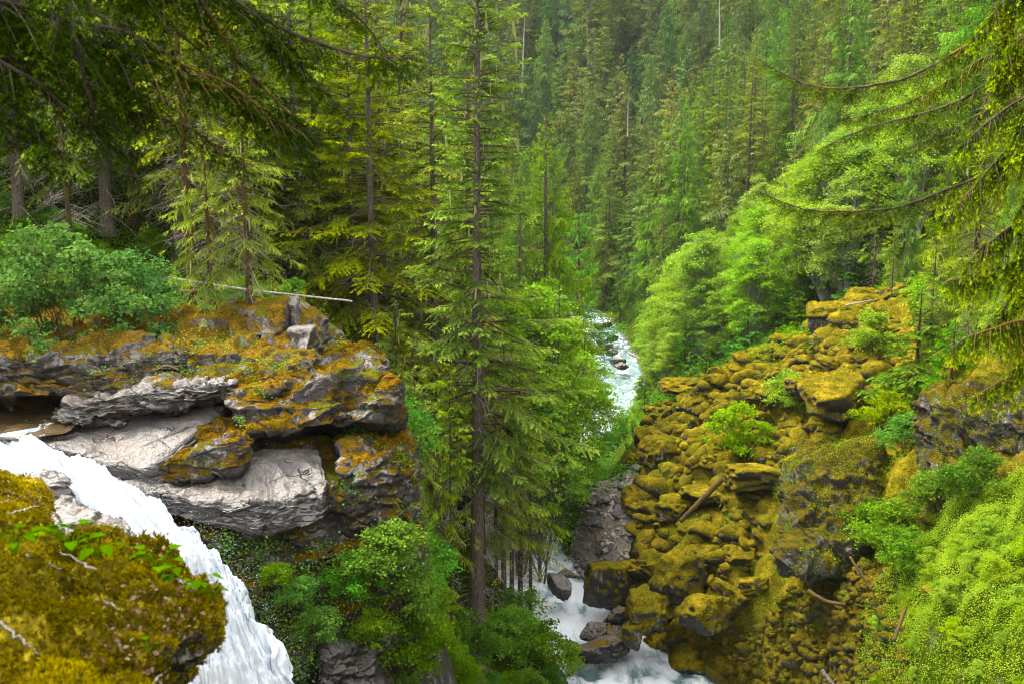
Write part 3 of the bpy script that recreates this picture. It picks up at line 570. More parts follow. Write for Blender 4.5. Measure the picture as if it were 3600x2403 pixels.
# loose boulders of the slide
rng = np.random.default_rng(77)
cand = []
tx0, ty0 = TALUS.min(0); tx1, ty1 = TALUS.max(0)
while len(cand) < 6000:
    x, y = rng.uniform(tx0, tx1), rng.uniform(ty0, ty1)
    if inpoly(np.array([x]), np.array([y]), TALUS)[0]: cand.append((x, y))
cand = np.array(cand); cz = height(cand[:, 0], cand[:, 1]); cpx, cpy, _ = proj(np.column_stack([cand, cz]))
done = []
for (x, y), z, a, b in zip(cand, cz, cpx, cpy):
    if len(done) >= 215: break
    if not (-5 < a < 1030 and 250 < b < 690): continue
    s = min(2.0, rng.lognormal(-0.55, .5)) * (0.55 if a > 760 else 1.0)
    if any((x - u) ** 2 + (y - v) ** 2 < (0.62 * (s + w)) ** 2 for u, v, w in done): continue
    if any((x - u) ** 2 + (y - v) ** 2 < (0.8 * w) ** 2 for u, v, w in TAKEN): continue
    done.append((x, y, s))
    up = z > -19.5
    if rng.random() < .06: me_, lab, g = BAREB[rng.integers(4)], 'bare grey stone lying among the mossy boulders', 'bare stones on the rock slide'; s *= .7
    else:
        me_ = MOSSB[rng.integers(9)]
        lab, g = ('golden mossy boulder lying on the upper half of the rock slide', 'boulders on the upper rock slide') if up else ('olive mossy boulder lying on the lower half of the rock slide', 'boulders on the lower rock slide')
    put('slide_boulder', me_, (x, y, z - s * .12), (s * rng.uniform(.9, 1.4), s * rng.uniform(.8, 1.2), s * rng.uniform(.35, .8)), (rng.uniform(-.5, .5), rng.uniform(-.15, .75), rng.normal(0, .9)), lab, 'boulder', g)
# the small stuff between them: too many to count
def heap(name, poly, n, smin, smax, mats, seed, label, cat, sub=2, flat=.7):
    r = np.random.default_rng(seed); V0, F0 = ico(sub); kinds = []
    for k in range(8):
        nn = unit(r.normal(size=(8, 3))); hh = r.uniform(.5, 1, 8); d = np.maximum(V0 @ nn.T, 1e-3) / hh; e = (9, 14, 20, 30)[k % 4]; rad = 1 / np.maximum(((d ** e).sum(1) ** (1 / e)), .95); kinds.append(V0 * (rad * (1 + .09 * fbm(V0 * 2.3, 3, k)))[:, None])
    x0, y0 = poly.min(0); x1, y1 = poly.max(0); xs = r.uniform(x0, x1, n * 6); ys = r.uniform(y0, y1, n * 6); m = inpoly(xs, ys, poly); xs, ys = xs[m][:n], ys[m][:n]
    rx, rz, rw = river_at(ys); m = xs > rx + rw * .5 + .2; xs, ys = xs[m], ys[m]; zs = height(xs, ys); c = np.column_stack([xs, ys, zs])
    a, b, f = proj(c); m = (a > -20) & (a < 1050) & (b > 240) & (b < 710); c = c[m]; n = len(c)
    s = np.clip(r.lognormal(math.log((smin * smax) ** .5), .42, n), smin * .6, smax); az = r.uniform(0, 6.28, n); V = []
    for i in range(n):
        v = kinds[i % 8] * (s[i] * np.array((1.25, .95, flat)) * r.uniform(.65, 1.5, 3)); t = r.normal(0, .6); v = np.column_stack([v[:, 0], v[:, 1] * math.cos(t) - v[:, 2] * math.sin(t), v[:, 1] * math.sin(t) + v[:, 2] * math.cos(t)])
        ca, sa = math.cos(az[i]), math.sin(az[i]); V.append(np.column_stack([v[:, 0] * ca - v[:, 1] * sa, v[:, 0] * sa + v[:, 1] * ca, v[:, 2]]) + c[i] - (0, 0, s[i] * .22))
    F = (np.arange(n)[:, None, None] * len(V0) + F0[None]).reshape(-1, 3)
    obj(name, mesh(name, np.concatenate(V), F, mats, smooth=True), label=label, cat=cat, kind='stuff')
LOWR = np.array([P(760, 560, 54), P(860, 500, 52), P(900, 560, 46), P(930, 690, 36), P(760, 710, 50), P(690, 690, 55), P(720, 600, 57)])[:, :2]
UPPT = np.array([P(642, 530, 66), P(640, 440, 88), P(700, 395, 80), P(790, 340, 85), P(900, 300, 80), P(900, 380, 66), P(790, 500, 60), P(740, 600, 55), P(690, 690, 55), P(622, 580, 61)])[:, :2]
heap('small_boulders', UPPT, 2000, .16, 1.0, [M_MOSSY], 5, 'smaller mossy stones packed between the boulders of the rock slide', 'stones')
heap('rubble', LOWR, 2600, .07, .5, [M_SPECK], 6, 'dark mossy rubble covering the foot of the rock slide', 'rubble', 2)
BANK = np.array([P(560, 570, 65), P(572, 490, 75), P(636, 478, 76), P(646, 520, 68), P(612, 566, 62)])[:, :2]
heap('gravel', BANK, 1600, .06, .34, [M_GRAVEL], 7, 'bare tan gravel on the bank by the stream', 'gravel', 1, .6)
# stones of the bare bank and of the stream
for i in range(60):
    a, b = rng.uniform(572, 640), rng.uniform(490, 560)
    Y = np.interp(b, [490, 560], [74, 62.5]); p = ground(a, Y)
    rx, rz, rw = river_at(p[1])
    if p[0] < rx + rw * .5: continue
    s = rng.uniform(.15, .55); put('bank_stone', BAREB[i % 4], p + (0, 0, s * .2), (s * 1.3, s, s * .7), (rng.uniform(-.5, .5), rng.uniform(-.5, .5), rng.uniform(0, 6)), 'bare tan stone lying on the gravel bank by the stream', 'stone', 'loose stones on the bare bank')
def stream_rock(px, py, Y, w, h, me, label, g=None): put('stream_rock', me, P(px, py, Y), (w, w * .8, h), (0.1, .05, px), label, 'rock', g)
stream_rock(561, 586, 63, .95, 1.0, BAREB[0], 'brown boulder standing in the white rapids')
stream_rock(568, 573, 63.5, .7, .35, BAREB[1], 'flat brown stone resting on the boulder in the rapids')
stream_rock(467, 508, 73, 1.2, 1.4, WETB[0], 'dark pointed rock in the stream behind the tall spruce')
stream_rock(600, 648, 56, 1.7, .9, WETB[1], 'largest dark wet rock at the edge of the lower pool')
stream_rock(598, 632, 58, 1.0, .8, WETB[2], 'dark wet rock just upstream of the largest pool rock')
stream_rock(618, 618, 58.5, .9, .9, WETB[0], 'dark wet rock squeezed against the mossy bank')
stream_rock(616, 636, 57, .8, .7, WETB[1], 'small wet rock between two mossy pool boulders')
for i, (a, b, Y) in enumerate([(602, 342, 178), (606, 347, 172), (612, 352, 166), (598, 326, 205), (618, 362, 158), (622, 366, 155), (612, 338, 184), (606, 325, 206), (584, 360, 160)]):
    stream_rock(a, b, Y, 1.2, .8, WETB[i % 3], 'dark rock in the far white water of the stream', 'rocks in the far stream')
# ------------------------------------------------------------------ conifers
UP = np.array((0., 0, 1))
def trunk_geo(H, r0, rng, sides=12, K=26, lean=(0, 0), flare=1.7, wob=.06, top=0.02):
    t = np.linspace(0, 1, K) ** 1.15; z = t * H
    ax = np.cumsum(rng.normal(0, wob, (K, 2)), 0) * np.sqrt(H / K) * .25; ax -= ax[0]
    ax = ax + np.outer(t, lean)
    pts = np.column_stack([ax, z]); rad = r0 * (1 - t) ** .85 + top + r0 * (flare - 1) * np.exp(-z / (r0 * 2.2))
    return pts, rad
def axis_at(pts, z):
    return np.stack([np.interp(z, pts[:, 2], pts[:, 0]), np.interp(z, pts[:, 2], pts[:, 1]), z], -1)
def spray_twigs(mb, rng, pos, tan, lat, length, hang, ssp, slen, sw, base_t, tip_gain, m_leaf=0, flat=.45):
    """feathered twigs: every twig carries needles-sprigs on both sides; all arrays per twig"""
    n = len(pos); m = np.maximum(2, np.ceil(length / ssp)).astype(int)
    ti = np.repeat(np.arange(n), m * 2); cnt = np.concatenate([np.arange(k * 2) for k in m]) if n else np.zeros(0, int)
    r = ((cnt // 2) + .6) / m[ti]; sd = np.where(cnt % 2 == 0, 1., -1.)
    d = unit(tan * rng.uniform(.3, .95, n)[:, None] + lat * rng.uniform(.5, 1.0, n)[:, None] + UP * rng.normal(0, .16, n)[:, None])
    l = length[ti]; D = d[ti]
    perp = unit(np.cross(D, UP) + rng.normal(0, flat, (len(ti), 3)))
    q = pos[ti] + D * (l * r)[:, None] - UP * (l * r * r * hang[ti])[:, None]
    Dt = unit(D - UP * (2 * r * hang[ti])[:, None])
    sdv = unit(Dt * .75 + perp * (sd * .8)[:, None] + rng.normal(0, .26, (len(ti), 3)))
    L = slen * (1.15 - .55 * r) * rng.uniform(.75, 1.25, len(ti)); wv = Dt * (sw * rng.uniform(.7, 1.3, len(ti)))[:, None] * .5
    V = np.stack([q - wv, q + wv, q + sdv * L[:, None] - UP * (L * .15)[:, None]], 1)
    tb = np.clip(base_t[ti] + tip_gain * (r - .5) * .6 + rng.normal(0, .07, len(ti)), 0, 1)
    tt = np.clip(tb + tip_gain * .35 * rng.random(len(ti)), 0, 1)
    mb.add(V.reshape(-1, 3), np.arange(len(ti) * 3).reshape(-1, 3), np.stack([tb, tb, tt], 1).ravel(), m_leaf)
    # end sprig
    e = pos + d * length[:, None] - UP * (length * hang)[:, None]; de = unit(d - UP * (2 * hang)[:, None]); pe = unit(np.cross(de, UP))
    Ve = np.stack([e - de * slen * .4 - pe * sw * .45, e - de * slen * .4 + pe * sw * .45, e + de * slen * .8], 1)
    te = np.clip(base_t + tip_gain * .55, 0, 1)
    mb.add(Ve.reshape(-1, 3), np.arange(n * 3).reshape(-1, 3), np.repeat(te, 3), m_leaf)
def conifer(name, seed, H, r0, Rm, zb, nb, leafm, barkm=None, lo=-18, hi=38, droop=.28, upt=.10, tsp=.14, tw=.42, hang=.25, ssp=.07, slen=.11, sw=.04, ndead=30,
            prof=.85, belly=.18, lean=(0, 0), tint=(.18, .75), tipg=.5, limb=1.0, jit=.3, side=None, sides=12, twlim=.9, lichen=0, irregular=.3, s0=.18, gap=-.28):
    rng = np.random.default_rng(seed); barkm = barkm or M_BARK
    pts, rad = trunk_geo(H, r0, rng, sides, lean=lean)
    V, T = tubes(pts[None], rad[None], sides); tm = mesh(name + '_trunk', V, T, [barkm], smooth=True)
    mb = MB()
    u = (np.arange(nb) + rng.random(nb)) / nb; h = zb + (H * .995 - zb) * u ** .92; t = (h - zb) / (H - zb)
    az = np.arange(nb) * 2.39996 + rng.normal(0, .6, nb)
    P_ = np.clip((1 - t), 0, 1) ** prof * (1 - (1 - belly) * 0.5 * np.exp(-t / .10)) + .03
    clump = 1 + irregular * vnoise(np.stack([h * .35, np.cos(az) * 1.2, np.sin(az) * 1.2], -1), seed)
    L = Rm * P_ * rng.uniform(1 - jit, 1 + jit, nb) * clump; L = np.maximum(L, .15)
    if side is not None: L *= 1 + side[2] * (np.cos(az) * side[0] + np.sin(az) * side[1])
    el = R(1) * (lo + (hi - lo) * t ** 1.3 + rng.normal(0, 10, nb)); hd = np.stack([np.cos(az), np.sin(az), 0 * az], -1)
    base = axis_at(pts, h); dr = droop * (1 - .6 * t) * rng.uniform(.6, 1.4, nb)
    def bp(i, s): return base[i] + hd[i] * (L[i] * s * np.cos(el[i]))[:, None] + UP * (L[i] * (s * np.sin(el[i]) - dr[i] * s * s + upt * s ** 4))[:, None]
    def bt(i, s): return unit(hd[i] * np.cos(el[i])[:, None] + UP * (np.sin(el[i]) - 2 * dr[i] * s + 4 * upt * s ** 3)[:, None])
    K = 6; ss = np.linspace(0, 1, K); bi = np.repeat(np.arange(nb), K); bpts = bp(bi, np.tile(ss, nb)).reshape(nb, K, 3)
    br = (0.012 + .009 * L)[:, None] * limb * (1 - ss * .85)[None]
    V, T = tubes(bpts, br, 3); mb.add(V, T, .3, 1)
    nt_ = np.maximum(3, np.ceil(L / tsp)).astype(int); ti = np.repeat(np.arange(nb), nt_); kk = np.concatenate([np.arange(k) for k in nt_])
    s = (kk + rng.random(len(ti))) / nt_[ti]; s = s0 + (1 - s0) * s; sd = np.where(kk % 2 == 0, 1., -1.)
    keep = vnoise(np.stack([s * L[ti] * 1.1, ti * 3.7, s * 0], -1), seed + 2) > gap; ti, kk, s, sd = ti[keep], kk[keep], s[keep], sd[keep]
    pos = bp(ti, s); tan = bt(ti, s); lat = unit(np.cross(tan, UP)) * sd[:, None]
    ln = tw * L[ti] * (1.05 - s) ** .8 * np.minimum(1, .35 + s / .3) * rng.uniform(.6, 1.3, len(ti)) + .10; ln = np.minimum(ln, twlim)
    bt_ = tint[0] + (tint[1] - tint[0]) * np.clip(s, 0, 1) ** 1.6 * rng.uniform(.7, 1.15, len(ti)) * (.75 + .35 * rng.random(nb)[ti])
    spray_twigs(mb, rng, pos, tan, lat, ln, hang * rng.uniform(.4, 1.6, len(ti)), ssp, slen, sw, bt_, tipg)
    # along the limb itself
    if ndead:
        hh = rng.uniform(.04 * H, max(zb + (H - zb) * .35, .3 * H), ndead); aa = rng.uniform(0, 6.28, ndead); LL = rng.uniform(.5, 1.0, ndead) * Rm * .75 * (1 - .5 * hh / H)
        b0 = axis_at(pts, hh); ss = np.linspace(0, 1, 6); dirs = np.stack([np.cos(aa), np.sin(aa), 0 * aa], -1)
        dp = b0[:, None] + dirs[:, None] * (LL[:, None] * ss)[..., None] - UP * (LL[:, None] * (.25 * ss + .28 * ss ** 2))[..., None] + rng.normal(0, .035, (ndead, 6, 3)) * ss[None, :, None]
        V, T = tubes(dp, (.017 * (1 - .8 * ss))[None] * np.ones((ndead, 1)), 3); mb.add(V, T, .5, 2)
        m = ndead * 4; ii = rng.integers(0, ndead, m); sx = rng.integers(1, 5, m); q0 = dp[ii, sx]; q1 = q0 + (dirs[ii] * .6 + rng.normal(0, .6, (m, 3))) * (LL[ii] * .28)[:, None] - UP * (.08 * LL[ii])[:, None]
        V, T = tubes(np.stack([q0, (q0 + q1) / 2 + rng.normal(0, .03, (m, 3)), q1], 1), np.array([.009, .006, .003])[None] * np.ones((m, 1)), 3); mb.add(V, T, .5, 2)
    if lichen:
        i = rng.integers(0, nb, lichen); s = rng.uniform(.15, .95, lichen); q = bp(i, s); l = rng.uniform(.25, 1.0, lichen); w = rng.uniform(.02, .07, lichen); a = rng.uniform(0, 6.3, lichen); x = np.stack([np.cos(a), np.sin(a), 0 * a], -1)
        V = np.stack([q - x * w[:, None], q + x * w[:, None], q + x * (w * .5)[:, None] - UP * (l * .6)[:, None] + rng.normal(0, .04, (lichen, 3)), q - UP * l[:, None] + rng.normal(0, .08, (lichen, 3))], 1)
        k = np.arange(lichen)[:, None] * 4; mb.add(V.reshape(-1, 3), np.concatenate([k + np.array([[0, 1, 2]]), k + np.array([[0, 2, 3]])]), rng.random(lichen * 4), 3)
    cm = mb.mesh(name + '_crown', [leafm, M_TWIG, M_DEAD, M_LICHEN])
    return dict(name=name, trunk=tm, crown=cm, H=H, R=Rm)
def plant(pr, name, loc, s, rz, label, cat, group=None, sx=1.0, lean=0.0):
    e = bpy.data.objects.new(name, None); COL.objects.link(e); tag(e, label, cat, group); e.location = loc; e.rotation_euler = (lean, 0, rz); e.scale = (s * sx, s * sx, s)
    for part, key in (('trunk', 'trunk'), ('crown', 'crown'), ('stem', 'stem')):
        if pr.get(key) is not None: obj(part, pr[key], e)
    return e
# ------------------------------------------------------------------ broadleaf
def broadleaf(name, seed, Ht, Rc, zc, leafm, barkm, npad=70, nleaf=120, lsz=.14, padr=.6, stems=1, r0=.12, flatten=.28, spread=1.0, upn=.55, shape=1.0, parts=('trunk', 'crown')):
    rng = np.random.default_rng(seed); mw = MB(); ml = MB()
    pad = []
    while len(pad) < npad:
        v = rng.normal(size=3); v = v / np.linalg.norm(v); r = rng.random() ** .45
        p = np.array((v[0] * Rc * r, v[1] * Rc * r, 0)); zz = v[2] * r
        zt = zc + (Ht - zc) * (zz + 1) / 2; fr = (zt - zc) / (Ht - zc); p[:2] *= (1.15 - .75 * fr ** 1.6) * shape ** 0; pad.append((p[0], p[1], zt))
    pad = np.array(pad); az0 = rng.uniform(0, 6.28)
    tops = []
    for k in range(stems):
        a = az0 + k * 2.4; off = np.array((math.cos(a), math.sin(a), 0)) * (Rc * .45 * spread if stems > 1 else .0)
        c = np.array([off * .08, off * .35 + UP * Ht * .35 + rng.normal(0, .02, 3) * Ht, off * .75 + UP * Ht * .68 + rng.normal(0, .03, 3) * Ht, off * 1.05 + UP * Ht * .95])
        cc = curve_pts(c, 14); tops.append(cc); V, T = tubes(cc[None], np.linspace(r0, r0 * .12, 14)[None] / (stems ** .4), 7); mw.add(V, T, .5, 0, True)
    ends = pad; st = np.array([tops[i % stems] for i in range(npad)])
    hz = np.clip((ends[:, 2] - .28 * Ht - np.hypot(ends[:, 0], ends[:, 1]) * .35) / Ht, .12, .9)
    k = np.clip((hz * 13).astype(int), 0, 13); b0 = st[np.arange(npad), k]
    s = np.linspace(0, 1, 6)[None, :, None]; mid = (b0 + ends) / 2 + UP * np.linalg.norm(ends - b0, axis=1)[:, None] * .13
    bz = (1 - s) ** 2 * b0[:, None] + 2 * s * (1 - s) * mid[:, None] + s ** 2 * ends[:, None] + rng.normal(0, .03, (npad, 6, 3)) * s
    V, T = tubes(bz, np.linspace(1, .2, 6)[None] * (r0 * .28 * (1 - hz * .6))[:, None], 4); mw.add(V, T, .5, 0, True)
    n = npad * nleaf; i = np.repeat(np.arange(npad), nleaf); pr_ = padr * rng.uniform(.6, 1.3, npad)
    tilt = rng.normal(0, .22, (npad, 2)); dxy = rng.normal(0, .55, (n, 2)) * pr_[i][:, None]
    dz = rng.normal(0, flatten * .5, n) * pr_[i] + (dxy * tilt[i]).sum(1) - (dxy ** 2).sum(1) * .22 / np.maximum(pr_[i], .1)
    c = ends[i] + np.column_stack([dxy, dz])
    nn = unit(UP * upn + rng.normal(0, .42, (n, 3))); d = unit(np.cross(nn, rng.normal(size=(n, 3))))
    L = lsz * rng.uniform(.65, 1.35, n); V, T = leaves(c, nn, d, L, L * rng.uniform(.55, .8, n))
    tn = np.clip(.45 + .25 * rng.normal(size=npad)[i] * .7 + rng.normal(0, .18, n), 0, 1); ml.add(V, T, np.repeat(tn, 4))
    # twigs in the pads
    m = npad * 5; i = np.repeat(np.arange(npad), 5); q0 = bz[i, 4]; q1 = ends[i] + np.column_stack([rng.normal(0, .45, (m, 2)) * pr_[i][:, None], rng.normal(0, .1, m)])
    V, T = tubes(np.stack([q0, (q0 + q1) / 2 + UP * .04, q1], 1), np.array([1, .7, .3])[None] * r0 * .07 * np.ones((m, 1)), 3); mw.add(V, T, .5, 0)
    d = dict(name=name, crown=ml.mesh(name + '_leaves', [leafm]), H=Ht, R=Rc); d[parts[0]] = mw.mesh(name + '_wood', [barkm])
    return d
# ---- kinds
PR_MAIN = conifer('tall_spruce', 11, 34.5, .36, 4.2, 8.5, 290, M_NEEDLE, lo=-14, hi=26, droop=.24, upt=.10, tsp=.11, tw=.36, ssp=.048, slen=.13, sw=.066, ndead=60, prof=.62, belly=.9, lean=(.25, 0), lichen=240, tint=(.05, .85), side=(.25, .97, .42), irregular=.5, limb=1.5, s0=.22, gap=-.28)
PR_SPR = [conifer('near_spruce_%d' % i, 21 + i, 27, .26, 4.6, 4.5 + i, 170, [M_NEEDLE, M_HEMLOCK, M_NEEDLE][i], lo=-20, hi=32, tsp=.14, tw=.40, ssp=.065, slen=.15, sw=.08, ndead=60, prof=.72, belly=.7, lichen=[60, 260, 20][i], tint=(.05, .85), irregular=.55, s0=.22, limb=1.3, gap=-.42) for i in range(3)]
PR_HEM = [conifer('hemlock_%d' % i, 31 + i, 15, .20, 3.6, 1.6 + i * .8, 100, M_HEMLOCK, M_BARKD, lo=-25, hi=20, droop=.36, upt=.04, tsp=.10, tw=.42, hang=.5, ssp=.05, slen=.10, sw=.05, ndead=60, prof=.5, belly=.7, tint=(.1, 1.0), lichen=70, irregular=.8, s0=.25, gap=-.1) for i in range(2)]
PR_CED = [conifer('cedar_%d' % i, 41 + i, 27, .30, 4.6, 3.0, 150, M_CEDAR, lo=-30, hi=15, droop=.32, upt=.30, tsp=.11, tw=.32, hang=1.6, ssp=.09, slen=.18, sw=.10, ndead=40, prof=.78, belly=.8, tint=(.1, .9), twlim=1.1, irregular=.4, s0=.25) for i in range(2)]
PR_MID = [conifer('mid_conifer_%d' % i, 51 + i, 30, .30, [5.8, 5.0, 5.8, 4.6][i], 2 + 2 * (i % 2), 130, [M_FAR, M_FARO, M_CEDAR, M_NEEDLE][i], lo=-22, hi=34, droop=[.34, .28, .42, .24][i], tsp=.22, tw=.40, hang=[.4, .4, 1.2, .4][i], ssp=.11, slen=.27, sw=.15, ndead=40, prof=[.75, .85, .7, .8][i], belly=.7, sides=7, tint=(.1, .9), tipg=.35, irregular=.6, twlim=1.3, gap=-.3) for i in range(4)]
PR_FAR = [conifer('far_conifer_%d' % i, 61 + i, 34, .34, [6.4, 5.4, 6.8, 5.0, 6.0][i], [3, 5, 2, 7, 4][i], 115, [M_FAR, M_FARO, M_FARB, M_FAR, M_FARB][i], M_BARK, lo=-28, hi=30, droop=[.36, .3, .46, .28, .5][i], tsp=.36, tw=.42, hang=[.6, .5, 1.1, .5, 1.4][i], ssp=.21, slen=.50, sw=.28, ndead=30, prof=[.7, .8, .65, .75, .55][i], belly=.8, sides=6, tint=(.2, .8), tipg=.25, irregular=.6, twlim=1.6, gap=-.3) for i in range(5)]
PR_POLE = [conifer('thin_conifer_%d' % i, 71 + i, 22, .15, 2.8, 8, 80, M_HEMLOCK, M_BARKD, lo=-25, hi=25, droop=.35, tsp=.13, tw=.42, hang=.5, ssp=.07, slen=.15, sw=.08, ndead=90, prof=.6, sides=8, tint=(.05, .85), irregular=.7, s0=.25, gap=-.1) for i in range(2)]
PR_YOUNG = [conifer('young_conifer_%d' % i, 81 + i, 7, .09, 2.2, .4, 70, M_CEDAR, M_BARKD, lo=-15, hi=35, droop=.25, tsp=.12, tw=.5, ssp=.08, slen=.2, sw=.1, ndead=0, prof=.85, belly=1, sides=6, tint=(.0, .4)) for i in range(2)]
def snag(name, seed, Ht, r0):
    d = conifer(name, seed, Ht, r0, 1.2, Ht * .9, 3, M_FAR, M_BARKP, ndead=26, sides=7); return d
PR_SNAG = [snag('snag_%d' % i, 91 + i, 22, .26) for i in range(2)]
PR_ALD = [broadleaf('alder_%d' % i, 101 + i, 15, 3.6, 3.0, M_ALDER, M_BARKP, 130, 250, .17, .82, 1 + i % 2 * 2, .16, .40) for i in range(4)]
PR_ALDN = [broadleaf('streamside_alder_%d' % i, 111 + i, 13, 3.2, 4.5, M_ALDER, M_BARK, 110, 170, .15, .6, 3, .12, .35) for i in range(2)]
PR_WIL = broadleaf('willow', 121, 5.2, 3.6, .5, M_BLUELEAF, M_BARKD, 72, 130, .15, .44, 5, .06, .5, parts=('stem', 'crown'))
PR_SHR = [broadleaf('shrub_%d' % i, 131 + i, 2.2, 1.5, .1, M_SHRUB, M_TWIG, 42, 120, .11, .36, 5, .03, .5, parts=('stem', 'crown')) for i in range(3)]
PR_LIM = [broadleaf('lime_shrub_%d' % i, 141 + i, 2.6, 1.5, .3, M_LIME, M_TWIG, 46, 90, .12, .36, 4, .03, .4, parts=('stem', 'crown')) for i in range(2)]
# ------------------------------------------------------------------ planting
def base_of(px, Y, dz=-.15):
    p = ground(px, Y); return p + (0, 0, dz)
def fit(pr, px, Y, top_py, **k):
    """scale that puts the tree's top at picture row top_py for a tree standing on the ground at (px, Y)"""
    p = base_of(px, Y); t = P(px, top_py, Y)[2] - p[2]; return p, t / pr['H']
def tree(pr, px, Y, top, name, label, cat='conifer', group=None, sx=1.0, rz=None, foot=None):
    p, s = fit(pr, px, Y, top)
    if foot is not None: p = P(px, foot, Y); s = (P(px, top, Y)[2] - p[2]) / pr['H']
    return plant(pr, name, p, s, (px * 1.7 + Y) % 6.28 if rz is None else rz, label, cat, group, sx)
tree(PR_MAIN, 476, 50, -80, 'tall_spruce', 'tall spruce with a bare scaly trunk standing in the middle above the stream', sx=1.0, rz=0, foot=640)
tree(PR_SPR[0], 378, 62, -60, 'spruce', 'dark-trunked spruce left of the tall central spruce, its top above the picture', rz=1, sx=1.1)
tree(PR_SPR[1], 300, 70, -110, 'spruce', 'lichen-hung conifer with a slim grey trunk behind the ledge', rz=2, sx=1.1)
tree(PR_SPR[2], 437, 68, -20, 'spruce', 'spruce close behind and left of the tall central spruce', rz=3)
tree(PR_SPR[0], 345, 82, -90, 'spruce', 'yellow-green spruce between the lichen-hung conifer and the dark-trunked one', rz=4, sx=1.2)
tree(PR_SPR[1], 408, 88, -40, 'spruce', 'spruce filling the gap behind the dark-trunked spruce', rz=5, sx=1.2)
tree(PR_SPR[2], 470, 84, 30, 'spruce', 'spruce hidden for the most part behind the tall central spruce', rz=.4, sx=1.1)
tree(PR_HEM[0], 212, 38.5, 120, 'hemlock', 'left one of the two bushy hemlocks rooted on the mossy hump', foot=305, sx=1.05)
tree(PR_HEM[1], 250, 38, 95, 'hemlock', 'right one of the two bushy hemlocks, trunk leaning on the grey boulder', foot=302, sx=1.15)
tree(PR_POLE[0], 193, 45, -130, 'conifer', 'stout grey trunk rising behind the mossy ledge, its crown above the picture', sx=1.5, rz=1)
tree(PR_POLE[1], 213, 54, -160, 'conifer', 'slimmer grey trunk just right of the stout one behind the ledge', sx=1.3, rz=2)
tree(PR_POLE[0], 245, 58, -190, 'conifer', 'dark trunk with dead limbs high above the hemlocks', sx=1.5, rz=3)
tree(PR_POLE[1], 76, 43, -120, 'conifer', 'pale bare trunk rising out of the blue-green bush', sx=1.0, rz=4)
for px, Y, top, lab in [(410, 47, 400, 'slim young hemlock with pale sprays left of the tall spruce'), (436, 47, 402, 'young hemlock with pale sprays reaching toward the tall spruce trunk'), (398, 52, 300, 'slender dark-stemmed hemlock at the edge of the ledge')]:
    tree(PR_HEM[int(px) % 2], px, Y, top, 'hemlock', lab, sx=.8)
for px, Y, top, lab in [(418, 44, 330, 'thin mossy trunk between the ledge and the tall spruce'), (452, 46, 360, 'thin mossy trunk just left of the tall spruce'), (484, 51, 300, 'thin dark trunk touching the right side of the tall spruce'),
                        (504, 57, 330, 'first of the dark trunks standing before the white rapids'), (512, 58, 350, 'second of the dark trunks before the white rapids, counted from the tall spruce'), (520, 58.5, 340, 'thickest dark trunk before the white rapids'), (496, 55, 370, 'dark trunk before the rapids nearest the tall spruce'), (530, 60, 420, 'short dark trunk before the rapids, farthest from the tall spruce')]:
    tree(PR_POLE[int(px) % 2], px, Y, top, 'thin_conifer', lab, sx=.8 if px < 490 else 1.3)
tree(PR_CED[0], 545, 84, 112, 'cedar', 'drooping cedar with a conical crown right of the tall spruce', sx=1.1, rz=1)
tree(PR_CED[1], 520, 76, 170, 'cedar', 'cedar half hidden by the tall spruce on its stream side', sx=1.0, rz=2)
tree(PR_CED[0], 576, 104, 205, 'cedar', 'smaller cedar behind the streamside alders', sx=1.15, rz=3)
for px, Y, top, i, lab in [(538, 74, 262, 0, 'bright alder leaning over the stream beside the tall spruce'), (556, 84, 290, 1, 'alder on the left bank where the stream bends'), (520, 70, 330, 1, 'low alder between the tall spruce and the stream'), (541, 68, 385, 0, 'lowest alder overhanging the left bank of the stream'), (566, 100, 315, 0, 'farthest alder on the left bank of the stream')]:
    tree(PR_ALDN[i], px, Y, top, 'alder', lab, 'alder', rz=px)
tree(PR_WIL, 62, 35.5, 216, 'bush', 'large blue-green leafy bush behind the mossy shelf', 'bush', rz=.3)
tree(PR_WIL, 128, 37, 245, 'bush', 'smaller duller leafy bush right of the large blue-green bush', 'bush', rz=2)
tree(PR_WIL, -15, 36, 250, 'bush', 'blue-green bush cut by the left edge of the picture', 'bush', rz=4)
